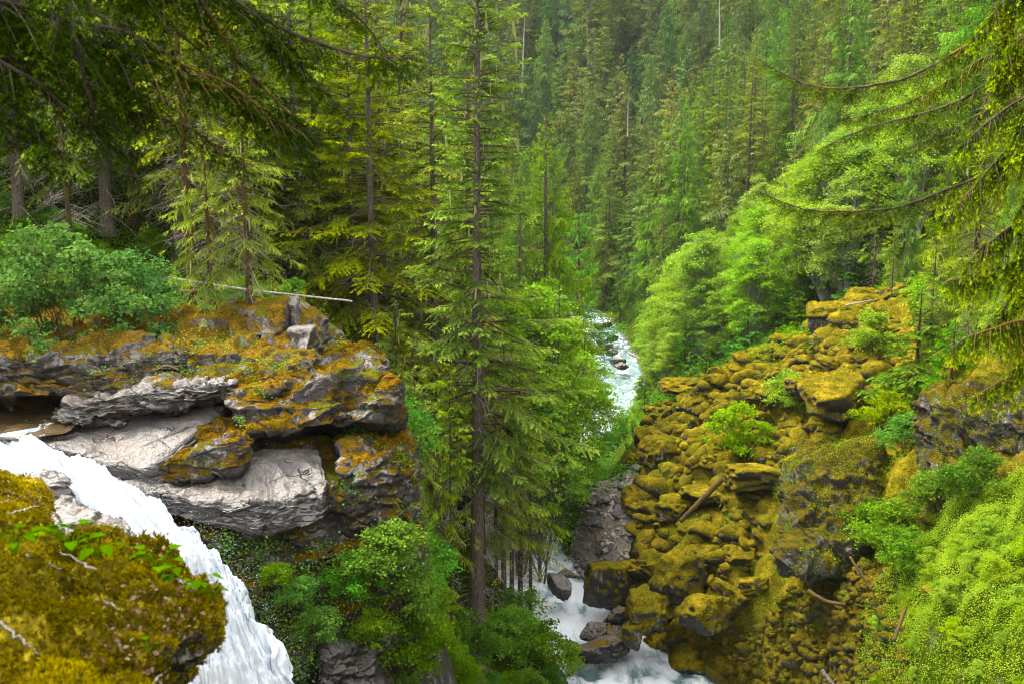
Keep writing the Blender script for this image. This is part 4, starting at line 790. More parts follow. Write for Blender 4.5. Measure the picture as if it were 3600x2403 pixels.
# the head of the valley and both slopes: scattered, then culled where nearer crowns hide them
OCC = np.zeros((86, 128), np.float32)
def covers(pr, p, s, sx):
    px, py, f = proj(np.array([p, p + np.array((0, 0, pr['H'] * s))]));
    if f[0] < 5: return None
    w = pr['R'] * s * sx * FPX / f[0] * .62; y0, y1, x = py[1], py[0], px[0]
    yy = np.arange(max(0, int(y0 // 8)), min(86, int(y1 // 8) + 1)); cells = []
    for r in yy:
        fr = np.clip(((r + .5) * 8 - y0) / (y1 - y0 + 1e-6), .06, 1); hw = w * fr ** .8
        a, b = max(0, int((x - hw) // 8)), min(127, int((x + hw) // 8))
        if a <= b: cells.append((r, a, b))
    return cells
CANDS = []
def scatter(poly, spacing, prs, hrange, sx, name, cat, labs, group, seed, keep=None, fixed=()):
    rng = np.random.default_rng(seed); poly = np.array(poly, float); x0, y0 = poly.min(0); x1, y1 = poly.max(0); pts = []
    for _ in range(int((x1 - x0) * (y1 - y0) / spacing ** 2 * 12)):
        x, y = rng.uniform(x0, x1), rng.uniform(y0, y1); sp = spacing
        if not inpoly(np.array([x]), np.array([y]), poly)[0]: continue
        if any((x - a) ** 2 + (y - b) ** 2 < sp * sp for a, b in pts): continue
        rx, rz, rw = river_at(y)
        if y < 285 and (abs(x - rx) < rw * .5 + 2.5 or (-11 < x - rx < 3 and 80 < y < 232)): continue
        pts.append((x, y))
    z = height(np.array([p[0] for p in pts]), np.array([p[1] for p in pts]), False) if pts else []
    for (x, y), zz in zip(pts, z):
        i = rng.integers(len(prs)); pr = prs[i]; h = rng.uniform(*hrange); CANDS.append((y, pr, np.array((x, y, zz - .3)), h / pr['H'], sx * rng.uniform(.85, 1.2), name, cat, labs, group, rng.uniform(0, 6.28)))
HC = []
# valley head
scatter([(-75, 300), (-130, 680), (250, 680), (130, 300), (10, 262)], 11.0, PR_FAR, (28, 46), 1.1, 'far_conifer', 'conifer', 'distant conifer on the hazy slope closing the valley head', 'conifers on the slope closing the valley head', 1)
scatter([(2, 292), (34, 300), (60, 262), (30, 215), (22, 215)], 7.5, PR_MID, (22, 32), 1.1, 'valley_conifer', 'conifer', 'olive conifer at the bottom of the valley where the stream disappears', 'conifers where the stream disappears', 2)
# right slope
scatter([(30, 175), (24, 215), (45, 300), (150, 300), (165, 200), (90, 130), (52, 138)], 7.0, PR_MID[:3] + PR_FAR[:2], (20, 34), 1.05, 'slope_conifer', 'conifer', 'green conifer on the sunlit slope right of the valley', 'conifers on the slope right of the valley', 3)
scatter([(42, 138), (90, 130), (100, 100), (75, 84), (48, 88), (44, 108)], 5.0, PR_MID, (16, 26), 1.1, 'slope_conifer', 'conifer', 'nearer conifer standing above the bright alder grove', 'conifers just above the alder grove', 4)
# left slope
scatter([(-8, 100), (-2, 130), (4, 165), (8, 215), (8, 280), (-60, 300), (-100, 200), (-60, 100), (-34, 96)], 7.0, PR_MID, (22, 34), 1.1, 'forest_conifer', 'conifer', 'conifer deep in the forest of the slope left of the stream', 'conifers deep in the forest left of the stream', 5)
scatter([(-10, 72), (-8, 100), (-60, 100), (-52, 60), (-34, 50), (-26, 56)], 3.9, [PR_POLE[0], PR_SPR[1], PR_SPR[0], PR_SPR[2], PR_POLE[1], PR_SPR[0]], (20, 30), 1.15, 'forest_conifer', 'conifer', 'dark-trunked conifer crowding the forest behind the ledge', 'conifers crowding behind the ledge', 6)
scatter([(-2, 64), (-7, 60), (-9, 84), (-3, 100), (-1, 80)], 4.2, [PR_POLE[0], PR_POLE[1], PR_HEM[1]], (12, 20), 1.1, 'forest_conifer', 'conifer', 'slim conifer on the bank behind the tall central spruce', 'conifers on the bank behind the tall spruce', 7)
# alder grove
scatter([(24, 108), (22, 128), (25, 150), (31, 160), (42, 136), (43, 108), (39, 92), (34, 92)], 3.9, PR_ALD, (12, 19), 1.1, 'alder', 'alder', 'bright green alder in the grove above the rock slide', 'alders of the bright grove', 8)
scatter([(20, 104), (19, 118), (26, 116), (36, 96), (30, 92)], 4.4, PR_YOUNG, (5, 9), 1.1, 'young_conifer', 'conifer', 'small dark conifer in the shade below the alder grove', 'small dark conifers under the alder grove', 9)
for i, (px, Y, top) in enumerate([(622, 246, 240), (634, 236, 215), (614, 262, 225), (598, 252, 236), (588, 240, 228), (640, 220, 236), (650, 215, 214), (606, 275, 215), (626, 275, 205), (620, 206, 262), (634, 204, 250), (628, 214, 246), (612, 236, 258), (601, 240, 262), (592, 244, 258), (646, 208, 244), (616, 224, 268), (608, 252, 248)]):
    tree(PR_MID[(0, 2, 1)[i % 3]], px, Y, top, 'valley_conifer', 'dark conifer standing where the far stream goes out of sight', group='conifers closing off the far stream', sx=1.0, rz=i)
for i, (px, Y, top) in enumerate([(644, 106, 385), (654, 100, 392), (663, 104, 372), (676, 100, 362), (690, 104, 350), (650, 94, 410), (668, 95, 388), (705, 102, 345)]):
    tree(PR_YOUNG[i % 2], px, Y, top, 'young_conifer', 'small dark conifer on the right bank at the stream bend', group='small conifers at the stream bend', sx=1.1, rz=i)
for i, (px, Y, top) in enumerate([(632, 92, 415), (626, 84, 440), (642, 118, 372), (636, 78, 470)]):
    tree(PR_ALDN[i % 2], px, Y, top, 'alder', 'light leafy sapling on the right bank at the stream bend', 'alder', 'saplings at the stream bend', 1.0, i)
for i, (px, Y, top) in enumerate([(655, 150, 300), (668, 138, 290), (650, 170, 296), (662, 125, 325), (640, 196, 300), (672, 115, 330)]):
    tree(PR_ALD[i % 4], px, Y, top, 'alder', 'low alder leaning over the right bank of the far stream', 'alder', 'alders on the right bank of the far stream', 1.2, i)
FIX = [(607, 232, 152, PR_MID[0], 1.15, 'broad olive spruce standing alone at the bottom of the valley'), (660, 168, 205, PR_MID[1], 1.0, 'slim conifer with a visible grey trunk left of the alder grove'), (646, 190, 190, PR_MID[2], .9, 'cedar beside the bend of the far stream'), (652, 165, 262, PR_MID[3], .8, 'small cedar on the bank of the far stream'),
       (552, 190, 130, PR_MID[2], .9, 'tall cedar left of the far stream'), (568, 215, 180, PR_MID[0], .8, 'spruce at the left bank of the far stream')]
for px, Y, top, pr, sx, lab in FIX: tree(pr, px, Y, top, 'valley_conifer', lab, sx=sx, rz=px)
for px, Y, top, foot, lab in [(628, 230, 90, 122, 'white dead snag leaning above the broad olive spruce'), (712, 250, 98, 130, 'bare grey snag with a broken top on the right slope'), (522, 360, 12, 90, 'white dead trunk on the far slope right of the tall spruce'), (588, 400, -10, 60, 'bare dead trunk high on the far slope'), (720, 330, -20, 40, 'dead trunk among the high conifers of the right slope')]:
    p = P(px, foot, Y); plant(PR_SNAG[px % 2], 'dead_snag', p - (0, 0, 3), (P(px, top, Y)[2] - p[2] + 3) / 22, px, lab, 'dead tree', sx=1.2, lean=.06)
CANDS.sort(key=lambda c: c[0]); n_in = 0; counts = {}
for y, pr, p, s, sx, name, cat, lab, group, rz in CANDS:
    cells = covers(pr, p, s, sx)
    if not cells: continue
    tot = sum(b - a + 1 for r, a, b in cells); vis = sum((OCC[r, a:b + 1] < 1.6).sum() for r, a, b in cells)
    if vis < max(2, .06 * tot): continue
    if counts.get(group, 0) >= 140: continue
    for r, a, b in cells: OCC[r, a:b + 1] += .55 if 'alder' in name or y > 100 else .25
    counts[group] = counts.get(group, 0) + 1
    plant(pr, name, p, s, rz, lab, cat, group, sx)
print('TREES', counts)
# ------------------------------------------------------------------ near boughs
def bough_tree(name, label, trunk_xy, ztop, r0, limbs, leafm, barkm, sec_sp, sec_len, hangd, shoot_sp, shoot_len, ssp, slen, sw, tint, seed, tipg=.5, fwd=.45, latw=.6, rl=.022):
    """a tree standing beside the view whose limbs reach in: limb > side branches > feathered shoots"""
    rng = np.random.default_rng(seed); x, y = trunk_xy; z0 = gz(x, y) - .3; base = np.array((x, y, z0))
    K = 20; t = np.linspace(0, 1, K); tp = np.column_stack([x + rng.normal(0, .02, K), y + rng.normal(0, .02, K), z0 + t * (ztop - z0)]); V, T = tubes(tp[None], (r0 * (1 - .6 * t) + r0 * .6 * np.exp(-t * 14))[None], 12)
    e = bpy.data.objects.new(name, None); COL.objects.link(e); e.location = base; tag(e, label, 'conifer')
    obj('trunk', mesh('trunk', V - base, T, [barkm], smooth=True), e)
    mb = MB()
    for lp in limbs:
        rad0 = lp[0]; pts = np.array([P(*q) for q in lp[1]]); st = np.array((x, y, pts[0][2] + .25)); pts = np.vstack([st, pts]); c = curve_pts(pts, 40)
        c += fbm(c * 4, 2, seed) [:, None] * .02
        V, T = tubes(c[None], np.linspace(rad0, rad0 * .18, 40)[None], 6); mb.add(V, T, .3, 1, True)
        seg = np.linalg.norm(np.diff(c, axis=0), axis=1); cum = np.append(0, np.cumsum(seg)); Lt = cum[-1]
        n = int(Lt / sec_sp); d = np.sort(rng.uniform(.12 * Lt, Lt, n)); pos = np.stack([np.interp(d, cum, c[:, k]) for k in range(3)], -1); tan = unit(np.stack([np.interp(d, cum, np.gradient(c[:, k])) for k in range(3)], -1))
        lat = unit(np.cross(tan, UP)) * np.where(rng.random(n) < .5, 1, -1)[:, None]
        sl = sec_len * rng.uniform(.45, 1.25, n) * np.clip((Lt - d) / (.35 * Lt) + .25, .25, 1)
        dr = unit(tan * fwd + lat * latw * rng.uniform(.3, 1.2, n)[:, None] - UP * hangd * rng.uniform(.3, 1.5, n)[:, None] + rng.normal(0, .12, (n, 3)))
        s = np.linspace(0, 1, 6); sp = pos[:, None] + dr[:, None] * (sl[:, None] * s)[..., None] - UP * (sl[:, None] * s * s * hangd * .6)[..., None]
        V, T = tubes(sp, np.linspace(1, .3, 6)[None] * (.004 + .006 * sl)[:, None] * rl / .022, 3); mb.add(V, T, .3, 1)
        m = np.maximum(3, (sl / shoot_sp).astype(int)); i = np.repeat(np.arange(n), m); k = np.concatenate([np.arange(a) for a in m]); f = (k + rng.random(len(i))) / m[i]
        q = pos[i] + dr[i] * (sl[i] * f)[:, None] - UP * (sl[i] * f * f * hangd * .6)[:, None]; tg = unit(dr[i] - UP * (1.2 * f * hangd)[:, None])
        lt = unit(np.cross(tg, UP) + rng.normal(0, .25, (len(i), 3))) * np.where(k % 2 == 0, 1, -1)[:, None]
        ln = shoot_len * rng.uniform(.6, 1.3, len(i)) * (1.15 - .6 * f)
        bt_ = tint[0] + (tint[1] - tint[0]) * f ** 2 * rng.uniform(.5, 1.2, len(i))
        spray_twigs(mb, rng, q, tg, lt, ln, hangd * .35 * rng.uniform(.3, 1.5, len(i)), ssp, slen, sw, bt_, tipg)
    me = mb.mesh('crown', [leafm, M_TWIG]); me.transform(Matrix.Translation(-Vector(base))); obj('crown', me, e)
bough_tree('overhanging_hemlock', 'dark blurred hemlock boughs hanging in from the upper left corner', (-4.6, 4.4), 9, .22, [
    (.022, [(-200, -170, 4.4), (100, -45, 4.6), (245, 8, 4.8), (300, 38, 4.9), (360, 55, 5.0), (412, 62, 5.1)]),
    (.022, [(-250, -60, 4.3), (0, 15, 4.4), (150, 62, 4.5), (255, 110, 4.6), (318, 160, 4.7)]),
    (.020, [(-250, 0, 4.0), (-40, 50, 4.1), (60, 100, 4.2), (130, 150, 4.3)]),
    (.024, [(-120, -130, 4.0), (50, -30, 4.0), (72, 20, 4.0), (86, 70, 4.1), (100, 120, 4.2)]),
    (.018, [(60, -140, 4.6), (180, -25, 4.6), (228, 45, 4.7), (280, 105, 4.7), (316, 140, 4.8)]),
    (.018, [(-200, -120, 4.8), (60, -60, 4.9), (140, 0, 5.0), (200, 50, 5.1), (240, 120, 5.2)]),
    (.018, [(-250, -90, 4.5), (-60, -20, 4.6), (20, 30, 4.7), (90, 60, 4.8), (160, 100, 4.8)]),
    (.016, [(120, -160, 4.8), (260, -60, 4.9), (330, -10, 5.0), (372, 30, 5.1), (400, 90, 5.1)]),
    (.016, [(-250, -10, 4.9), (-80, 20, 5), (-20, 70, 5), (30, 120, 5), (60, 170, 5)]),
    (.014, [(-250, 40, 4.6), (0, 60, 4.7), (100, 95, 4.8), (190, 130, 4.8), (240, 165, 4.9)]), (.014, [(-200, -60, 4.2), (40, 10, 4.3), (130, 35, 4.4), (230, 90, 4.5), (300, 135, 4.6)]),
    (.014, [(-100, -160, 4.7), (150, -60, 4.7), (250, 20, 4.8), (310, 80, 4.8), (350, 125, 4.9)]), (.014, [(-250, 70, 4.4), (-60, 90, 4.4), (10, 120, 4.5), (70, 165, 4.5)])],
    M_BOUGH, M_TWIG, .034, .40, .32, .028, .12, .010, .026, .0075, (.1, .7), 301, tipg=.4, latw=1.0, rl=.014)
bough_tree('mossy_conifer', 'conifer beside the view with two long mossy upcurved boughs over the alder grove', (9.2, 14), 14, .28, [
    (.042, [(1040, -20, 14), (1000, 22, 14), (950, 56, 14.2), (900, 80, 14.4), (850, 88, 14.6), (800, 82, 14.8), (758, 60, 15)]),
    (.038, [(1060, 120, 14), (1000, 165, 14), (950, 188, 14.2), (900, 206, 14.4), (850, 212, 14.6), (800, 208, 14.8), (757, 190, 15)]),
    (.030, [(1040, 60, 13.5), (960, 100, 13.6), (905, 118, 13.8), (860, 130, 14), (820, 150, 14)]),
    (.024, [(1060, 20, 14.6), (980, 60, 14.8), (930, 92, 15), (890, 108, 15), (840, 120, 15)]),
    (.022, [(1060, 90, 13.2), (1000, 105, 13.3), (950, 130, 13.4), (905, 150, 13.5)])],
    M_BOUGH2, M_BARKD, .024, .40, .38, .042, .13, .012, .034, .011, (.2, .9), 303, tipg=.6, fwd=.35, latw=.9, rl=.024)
bough_tree('bright_tipped_conifer', 'conifer at the right edge with hanging boughs and bright lime new tips', (6.4, 8.4), 9, .2, [
    (.020, [(1080, -60, 8.2), (1030, -25, 8.1), (1000, 5, 8.0), (972, 40, 8.0)]), (.020, [(1080, -20, 8.6), (1040, 30, 8.5), (1010, 70, 8.4), (985, 100, 8.3)]),
    (.018, [(1090, 60, 8.2), (1030, 95, 8.1), (990, 120, 8.0), (958, 148, 8.0)]), (.018, [(1090, 120, 8.5), (1020, 140, 8.4), (980, 180, 8.3), (945, 222, 8.2)]),
    (.018, [(1090, 190, 8.0), (1030, 215, 8.0), (985, 245, 8.0), (962, 270, 8.0)]), (.018, [(1090, 250, 8.4), (1020, 262, 8.4), (980, 272, 8.3), (945, 282, 8.2)]),
    (.018, [(1090, 310, 8.2), (1030, 318, 8.1), (985, 330, 8.0), (952, 345, 8.0)]), (.018, [(1095, 20, 7.8), (1050, 60, 7.8), (1025, 110, 7.8), (1008, 160, 7.8)]),
    (.018, [(1095, -90, 8), (1055, -50, 8), (1020, -10, 8), (1000, 50, 8)]), (.018, [(1100, 30, 8.3), (1060, 20, 8.3), (1025, 35, 8.3), (992, 75, 8.3)]), (.018, [(1100, 60, 7.8), (1065, 120, 7.8), (1040, 170, 7.8), (1018, 215, 7.8)]),
    (.018, [(1100, 210, 8.6), (1050, 240, 8.6), (1010, 300, 8.6), (985, 330, 8.6)]), (.018, [(1100, 280, 7.9), (1060, 310, 7.9), (1030, 350, 7.9), (1005, 385, 7.9)]), (.018, [(1100, 350, 8.3), (1050, 360, 8.3), (1010, 375, 8.3), (975, 395, 8.3)]),
    (.018, [(1100, 150, 7.9), (1060, 180, 7.9), (1030, 230, 7.9), (1010, 290, 7.9)])],
    M_TIPS, M_TWIG, .011, .34, .8, .026, .075, .008, .026, .008, (.2, 1.1), 305, tipg=.9, fwd=.3)

# ------------------------------------------------------------------ near moss mound
mound = [block('moss_mound', [P(-160, 900, 1.9), P(110, 900, 2.2), P(-160, 690, 2.2), P(100, 735, 2.6), P(-200, 800, 5.2), P(60, 770, 4.6), P(-220, 485, 5.6), P(258, 568, 4.3)], M_MOSSY, 130, 6, .14, 3.2, seed=401,
               label='golden moss mound filling the lower left corner in front of the cascade', cat='moss mound'),
         block('moss_mound', [P(-90, 590, 5.6), P(46, 575, 5.6), P(-90, 500, 5.7), P(44, 512, 5.8), P(-90, 560, 7), P(50, 560, 6.8), P(-90, 478, 7), P(38, 490, 6.8)], M_MOSSY, 60, 5, .12, 1.4, seed=403,
               label='smaller moss hummock with bare twigs behind the big moss mound', cat='moss mound')]
def surface_samples(o, n, rng, upmin=-.3):
    me_ = o.data; V = np.empty(len(me_.vertices) * 3, np.float32); me_.vertices.foreach_get('co', V); V = V.reshape(-1, 3) + np.array(o.location); N_ = np.empty(len(me_.vertices) * 3, np.float32); me_.vertices.foreach_get('normal', N_); N_ = N_.reshape(-1, 3)
    px, py, f = proj(V); ok = np.where((N_[:, 2] > upmin) & (px > -40) & (px < 1060) & (py < 720) & (py > -30))[0]
    i = rng.choice(ok, n); return V[i] + rng.normal(0, 1, (n, 3)) * .5 * np.linalg.norm(V[ok[1]] - V[ok[0]]).clip(.005, .04), N_[i]
def tufts(name, objs, n, hgt, label, mat, seed, upmin=-.35):
    r = np.random.default_rng(seed); mb = MB()
    for o in objs:
        m = n if o is objs[0] else n // 4; p, nn = surface_samples(o, m, r, upmin)
        k = 3; p = np.repeat(p, k, 0); nn = np.repeat(nn, k, 0); d = unit(nn * .8 + UP * .35 + r.normal(0, .55, p.shape)); s = unit(np.cross(d, r.normal(size=p.shape))); h = (hgt * r.uniform(.5, 1.5, len(p)))[:, None]
        clump = np.clip(.5 + .5 * fbm(p * 9, 3, 3), 0, 1.4)[:, None]; h = h * (.4 + clump)
        V = np.stack([p - s * h * .28 - nn * .004, p + s * h * .28 - nn * .004, p + d * h], 1)
        t = np.clip(.45 + .45 * fbm(p * 3.2, 3, 8) + r.normal(0, .12, len(p)), 0, 1); mb.add(V.reshape(-1, 3), np.arange(len(p) * 3).reshape(-1, 3), np.stack([t * .55, t * .55, np.clip(t * 1.15 + .1, 0, 1)], 1).ravel())
    obj(name, mb.mesh(name, [mat]), label=label, cat='moss', kind='stuff')
tufts('moss', mound, 60000, .015, 'tufts of golden moss growing over the near mound', M_MOSSTUFT, 9)
def litter():
    r = np.random.default_rng(12); mb = MB()
    for o, n in ((mound[0], 900), (mound[1], 500)):
        p, nn = surface_samples(o, n * 3, r, .2); f = fbm(p * 2.2, 3, 44); k = np.argsort(-f)[:n]; p, nn = p[k], nn[k]
        d = unit(np.cross(nn, r.normal(size=p.shape))); L = r.uniform(.012, .032, n); V, T = leaves(p + nn * .018, unit(nn + r.normal(0, .4, p.shape)), d, L, L * .6); mb.add(V, T, np.repeat(r.random(n), 4))
    obj('leaf_litter', mb.mesh('leaf_litter', [M_LITTER]), label='dry brown leaf litter lying on the near moss', cat='leaf litter', kind='stuff')
litter()
def top_of(px, py, Y0, Y1):
    """first point of the near mounds on the ray through a pixel"""
    a, b = Vector(P(px, py, Y0)), Vector(P(px, py, Y1)); dg = bpy.context.evaluated_depsgraph_get(); best = None
    for o in mound:
        ok, loc, nn, i = o.ray_cast(a - o.location, (b - a).normalized(), distance=(b - a).length)
        if ok and (best is None or loc.y + o.location.y < best.y): best = loc + o.location
    return np.array(best) if best is not None else P(px, py, (Y0 + Y1) / 2)
bpy.context.view_layer.update()
def leafy_plant(px, py, sz, n, seed, label):
    r = np.random.default_rng(seed); b = top_of(px, py, 1.5, 8); e = bpy.data.objects.new('leafy_plant', None); COL.objects.link(e); e.location = b; tag(e, label, 'plant', 'leafy plants on the moss mound')
    mb = MB(); ms = MB()
    for k in range(n):
        a = r.uniform(0, 6.28); d = np.array((math.cos(a), math.sin(a), 0)); h = sz * r.uniform(.5, 1.0); out = sz * r.uniform(.3, .8)
        q = np.array([(0, 0, -.02), d * out * .4 + UP * h * .7, d * out + UP * h]); q = np.array(q, float); cc = curve_pts(q, 6); V, T = tubes(cc[None], np.full((1, 6), .0022), 4); ms.add(V, T, .6)
        L = sz * r.uniform(.40, .75); ld = unit(d + UP * r.uniform(-.35, .25)); sd = unit(np.cross(ld, UP)); nn = np.cross(sd, ld)
        # lobed blade: outline of points folded about the midrib
        u = np.linspace(0, 1, 15); w = np.interp(u, [0, .08, .2, .3, .42, .52, .64, .74, .86, 1], [.03, .22, .42, .30, .46, .28, .36, .18, .16, 0]) * L
        dro = -u ** 2 * .22 * L
        mid = cc[-1] + ld * (u * L)[:, None] + nn * dro[:, None]; lft = mid + sd * w[:, None] + nn * (w * .22)[:, None]; rgt = mid - sd * w[:, None] + nn * (w * .22)[:, None]
        V = np.concatenate([mid, lft, rgt]); i = np.arange(14); T = np.concatenate([np.stack([i, i + 1, i + 16], -1), np.stack([i, i + 16, i + 15], -1), np.stack([i, i + 31, i + 1], -1), np.stack([i, i + 30, i + 31], -1)]); mb.add(V, T, np.clip(.55 + r.normal(0, .15), 0, 1), 0, True)
    obj('leaves', mb.mesh('leaves', [M_SHRUB2]), e); obj('stem', ms.mesh('stem', [M_SHRUB2]), e)
M_SHRUB2 = leaf_mat('broad_leaves', (0.04, 0.10, 0.005), (0.07, 0.16, 0.006), (0.11, 0.23, 0.011), transl=0.4, var=0.0)
for a in [(14, 556, .10, 8, 1, 'leafy green plant cut by the left edge of the moss mound'), (70, 556, .13, 11, 2, 'largest leafy green plant growing on the moss mound'), (98, 560, .10, 7, 3, 'leafy plant just right of the largest one'), (160, 573, .11, 8, 4, 'leafy plant at the middle of the mound edge against white water'),
          (178, 580, .09, 6, 5, 'short leafy plant beside the one at the middle of the mound edge'), (200, 590, .07, 5, 6, 'small leafy plant near the tip of the mound edge'), (212, 600, .055, 4, 7, 'smallest leafy plant at the very tip of the mound edge'), (148, 655, .05, 3, 8, 'single seedling with few leaves low on the mound side')]: leafy_plant(*a)
def stick(name, pts, r0, r1, mat, label, cat, sides=7, group=None, wob=.0, seed=0):
    c = curve_pts(pts, 22); n = np.random.default_rng(seed).normal(0, wob, c.shape); c = c + n; V, T = tubes(c[None], np.linspace(r0, r1, 22)[None], sides); ctr = c[0]
    # closed ends
    k = sides; V = np.vstack([V, c[0], c[-1]]); a = np.arange(k); T = np.vstack([T, np.stack([np.full(k, len(V) - 2), (a + 1) % k, a], -1), np.stack([np.full(k, len(V) - 1), 21 * k + a, 21 * k + (a + 1) % k], -1)])
    return obj(name, mesh(name, V - ctr, T, [mat], smooth=True), label=label, cat=cat, group=group, loc=ctr)
for i, (a, b) in enumerate([((96, 572), (60, 556)), ((165, 600), (182, 614)), ((0, 625), (40, 660)), ((90, 600), (120, 612)), ((28, 558), (62, 574)), ((120, 650), (112, 632)), ((150, 690), (170, 672)), ((10, 515), (40, 508)), ((195, 590), (176, 583))]):
    p, q = top_of(*a, 1.5, 8), top_of(*b, 1.5, 8); m = (p + q) / 2 + (0, 0, .02); stick('twig', [p + (0, 0, .012), m, q + (0, 0, .02)], .006, .003, M_DEAD, 'dry bare twig lying on the moss mound', 'twig', 5, 'dry twigs on the moss mound', .004, i)
# ------------------------------------------------------------------ logs
def log(a, b, r, label, mat=None, sag=.15, group=None, seed=0):
    p, q = P(*a), P(*b); m = (p + q) / 2 + (0, 0, -sag); return stick('fallen_log', [p, m, q], r, r * .7, mat or M_BARK, label, 'log', 9, group, r * .08, seed)
log((148, 274, 45.5), (352, 301, 42), .06, 'slender white fallen trunk spanning the forest edge behind the ledge', M_BARKP, .1)
log((172, 286, 44), (196, 292, 43), .16, 'short reddish fallen log behind the grey trunk', M_BARKD)
log((722, 478, 60.5), (680, 521, 59.5), .20, 'long brown log lying down the middle of the rock slide', M_BARKD, .0)
log((692, 432, 72), (660, 456, 71), .15, 'thin mossy log on the upper rock slide', M_BARKD, 0)
log((905, 608, 40), (894, 640, 38.5), .09, 'brown stick log leaning in the green ground cover', M_BARKD, 0)
log((957, 586, 39), (990, 622, 36.5), .10, 'brown log lying in the bright green ground cover', M_BARKD, 0)
log((808, 590, 49), (846, 604, 47.5), .13, 'dark curved log on the rubble at the foot of the slide', M_BARKD, .2)
log((846, 305, 76), (872, 300, 77), .07, 'thin white log resting on the boulders beside the capped outcrop', M_BARKP, 0)
log((850, 556, 47), (872, 590, 45.5), .07, 'thin broken stick on the brown slope below the shrubs', M_BARKD, 0)
log((628, 352, 152), (655, 366, 148), .20, 'driftwood log on the right bank of the far stream', M_BARKP, 0)
log((822, 670, 44), (838, 690, 43), .12, 'weathered stump log near the bottom edge of the rubble', M_BARK, 0)
# ------------------------------------------------------------------ dark mossy cliff right of the slide
block('mossy_cliff', [P(*q) for q in ((925, 545, 47), (1060, 560, 43), (925, 395, 51), (1060, 380, 47), (925, 540, 56), (1060, 550, 53), (930, 380, 58), (1060, 365, 56))], M_CLIFF2, 120, 9, .8, .3, .5, 1.6, seed=501,
      label='dark mossy cliff wall at the right edge dotted with small leaves', cat='cliff')
block('mossy_cliff', [P(*q) for q in ((775, 575, 50), (868, 590, 48.5), (782, 470, 55), (868, 455, 54), (790, 560, 58), (880, 570, 57), (800, 450, 61), (880, 440, 60))], M_CLIFF2, 110, 7, .8, .32, .4, 1.4, seed=503,
      label='leaf-dotted mossy buttress standing out of the lower rock slide', cat='cliff')
# ------------------------------------------------------------------ shrubs
SHN = [0]
def shrub(pr, px, py, Y, h, label, group=None, sx=1.0, name='shrub'):
    SHN[0] += 1; p = P(px, py, Y); g = gz(p[0], p[1]); z = p[2] if group == 'hang' else g - .05
    return plant(pr, name, (p[0], p[1], z), h / pr['H'], SHN[0] * 2.1, label, 'shrub', None if group == 'hang' else group, sx)
for px, py, Y, h, pr, lab in [(385, 612, 37.5, 3.6, PR_SHR[0], 'big bright green shrub under the mossy corner of the ledge'), (345, 640, 33, 2.6, PR_SHR[1], 'bright shrub lower left of the big one under the ledge'), (420, 660, 41, 2.6, PR_SHR[2], 'dark green shrub left of the tall spruce roots'),
                              (520, 620, 54, 3.6, PR_SHR[1], 'large round shrub right of the tall spruce roots'), (505, 672, 50, 3.2, PR_SHR[0], 'lowest broad shrub at the bottom edge beside the pool'), (545, 660, 52, 3.0, PR_SHR[2], 'shrub overhanging the left edge of the lower pool'), (572, 640, 55, 3.4, PR_ALDN[0], 'small leafy tree leaning out over the white rapids'),
                              (470, 690, 46, 2.6, PR_SHR[1], 'shadowed shrub under the roots of the tall spruce'), (300, 660, 31, 1.8, PR_SHR[2], 'spray-wet shrub beside the falling water'), (330, 600, 31.5, 1.6, PR_SHR[0], 'small shrub clinging below the dark rock wall'), (440, 600, 44, 2.0, PR_LIM[0], 'pale shrub on the shady bank left of the tall spruce'),
                              (790, 386, 68, 3.6, PR_LIM[0], 'lime green bush on the upper rock slide below the capped outcrop'), (735, 450, 66, 4.2, PR_LIM[1], 'thin young alder standing among the mossy boulders'), (674, 398, 86, 2.8, PR_SHR[1], 'vivid green round bush at the top left corner of the slide'),
                              (870, 350, 70, 3.6, PR_LIM[1], 'lime bush beside the dark slim trunks near the outcrop'), (885, 405, 60, 3.4, PR_LIM[0], 'pale bush right of the leaf-speckled boulder'), (905, 430, 56, 2.4, PR_SHR[0], 'green shrub on the ledge below the pale bush'), (940, 500, 47.5, 2.8, PR_SHR[1], 'vivid shrub growing at the foot of the dark cliff'),
                              (975, 492, 45.5, 2.6, PR_SHR[2], 'vivid shrub right of another at the foot of the dark cliff'), (890, 520, 49, 2.8, PR_SHR[0], 'vivid shrub between the buttress and the dark cliff'), (870, 500, 51, 2.0, PR_SHR[2], 'small vivid shrub touching the buttress'), (905, 560, 45, 2.2, PR_SHR[1], 'vivid shrub below the moss bank at the right'),
                              (60, 352, 35, .8, PR_SHR[2], 'small plant on the left end of the mossy shelf'), (1000, 640, 26, 3.0, PR_LIM[1], 'leafy young alder in the lower right corner'), (1030, 600, 25, 3.4, PR_ALDN[1], 'leafy branches reaching in at the lower right edge')]:
    shrub(pr, px, py, Y, h, lab)
for px, py, Y, h, pr, lab in [(388, 585, 29.6, 2.2, PR_SHR[0], 'bright rounded shrub clinging low on the corner of the dark rock wall'), (405, 618, 29.9, 1.8, PR_SHR[1], 'bright shrub just under the rounded one on the rock wall corner'), (352, 600, 29.2, 1.5, PR_SHR[2], 'green shrub in the middle of the foot of the rock wall'), (300, 606, 28.3, 1.0, PR_SHR[0], 'small shrub wet with spray on the rock wall'),
                              (276, 585, 28.1, .8, PR_SHR[1], 'smallest shrub on the rock wall closest to the spray'), (372, 650, 29.4, 1.6, PR_LIM[0], 'pale shrub low on the rock wall above the small grey rock'), (420, 665, 30.4, 2.0, PR_SHR[2], 'dark shrub at the bottom right end of the rock wall'), (318, 640, 28.2, 1.2, PR_SHR[1], 'drooping shrub left of the small grey rock at the bottom edge')]:
    shrub(pr, px, py, Y, h, lab, 'hang')
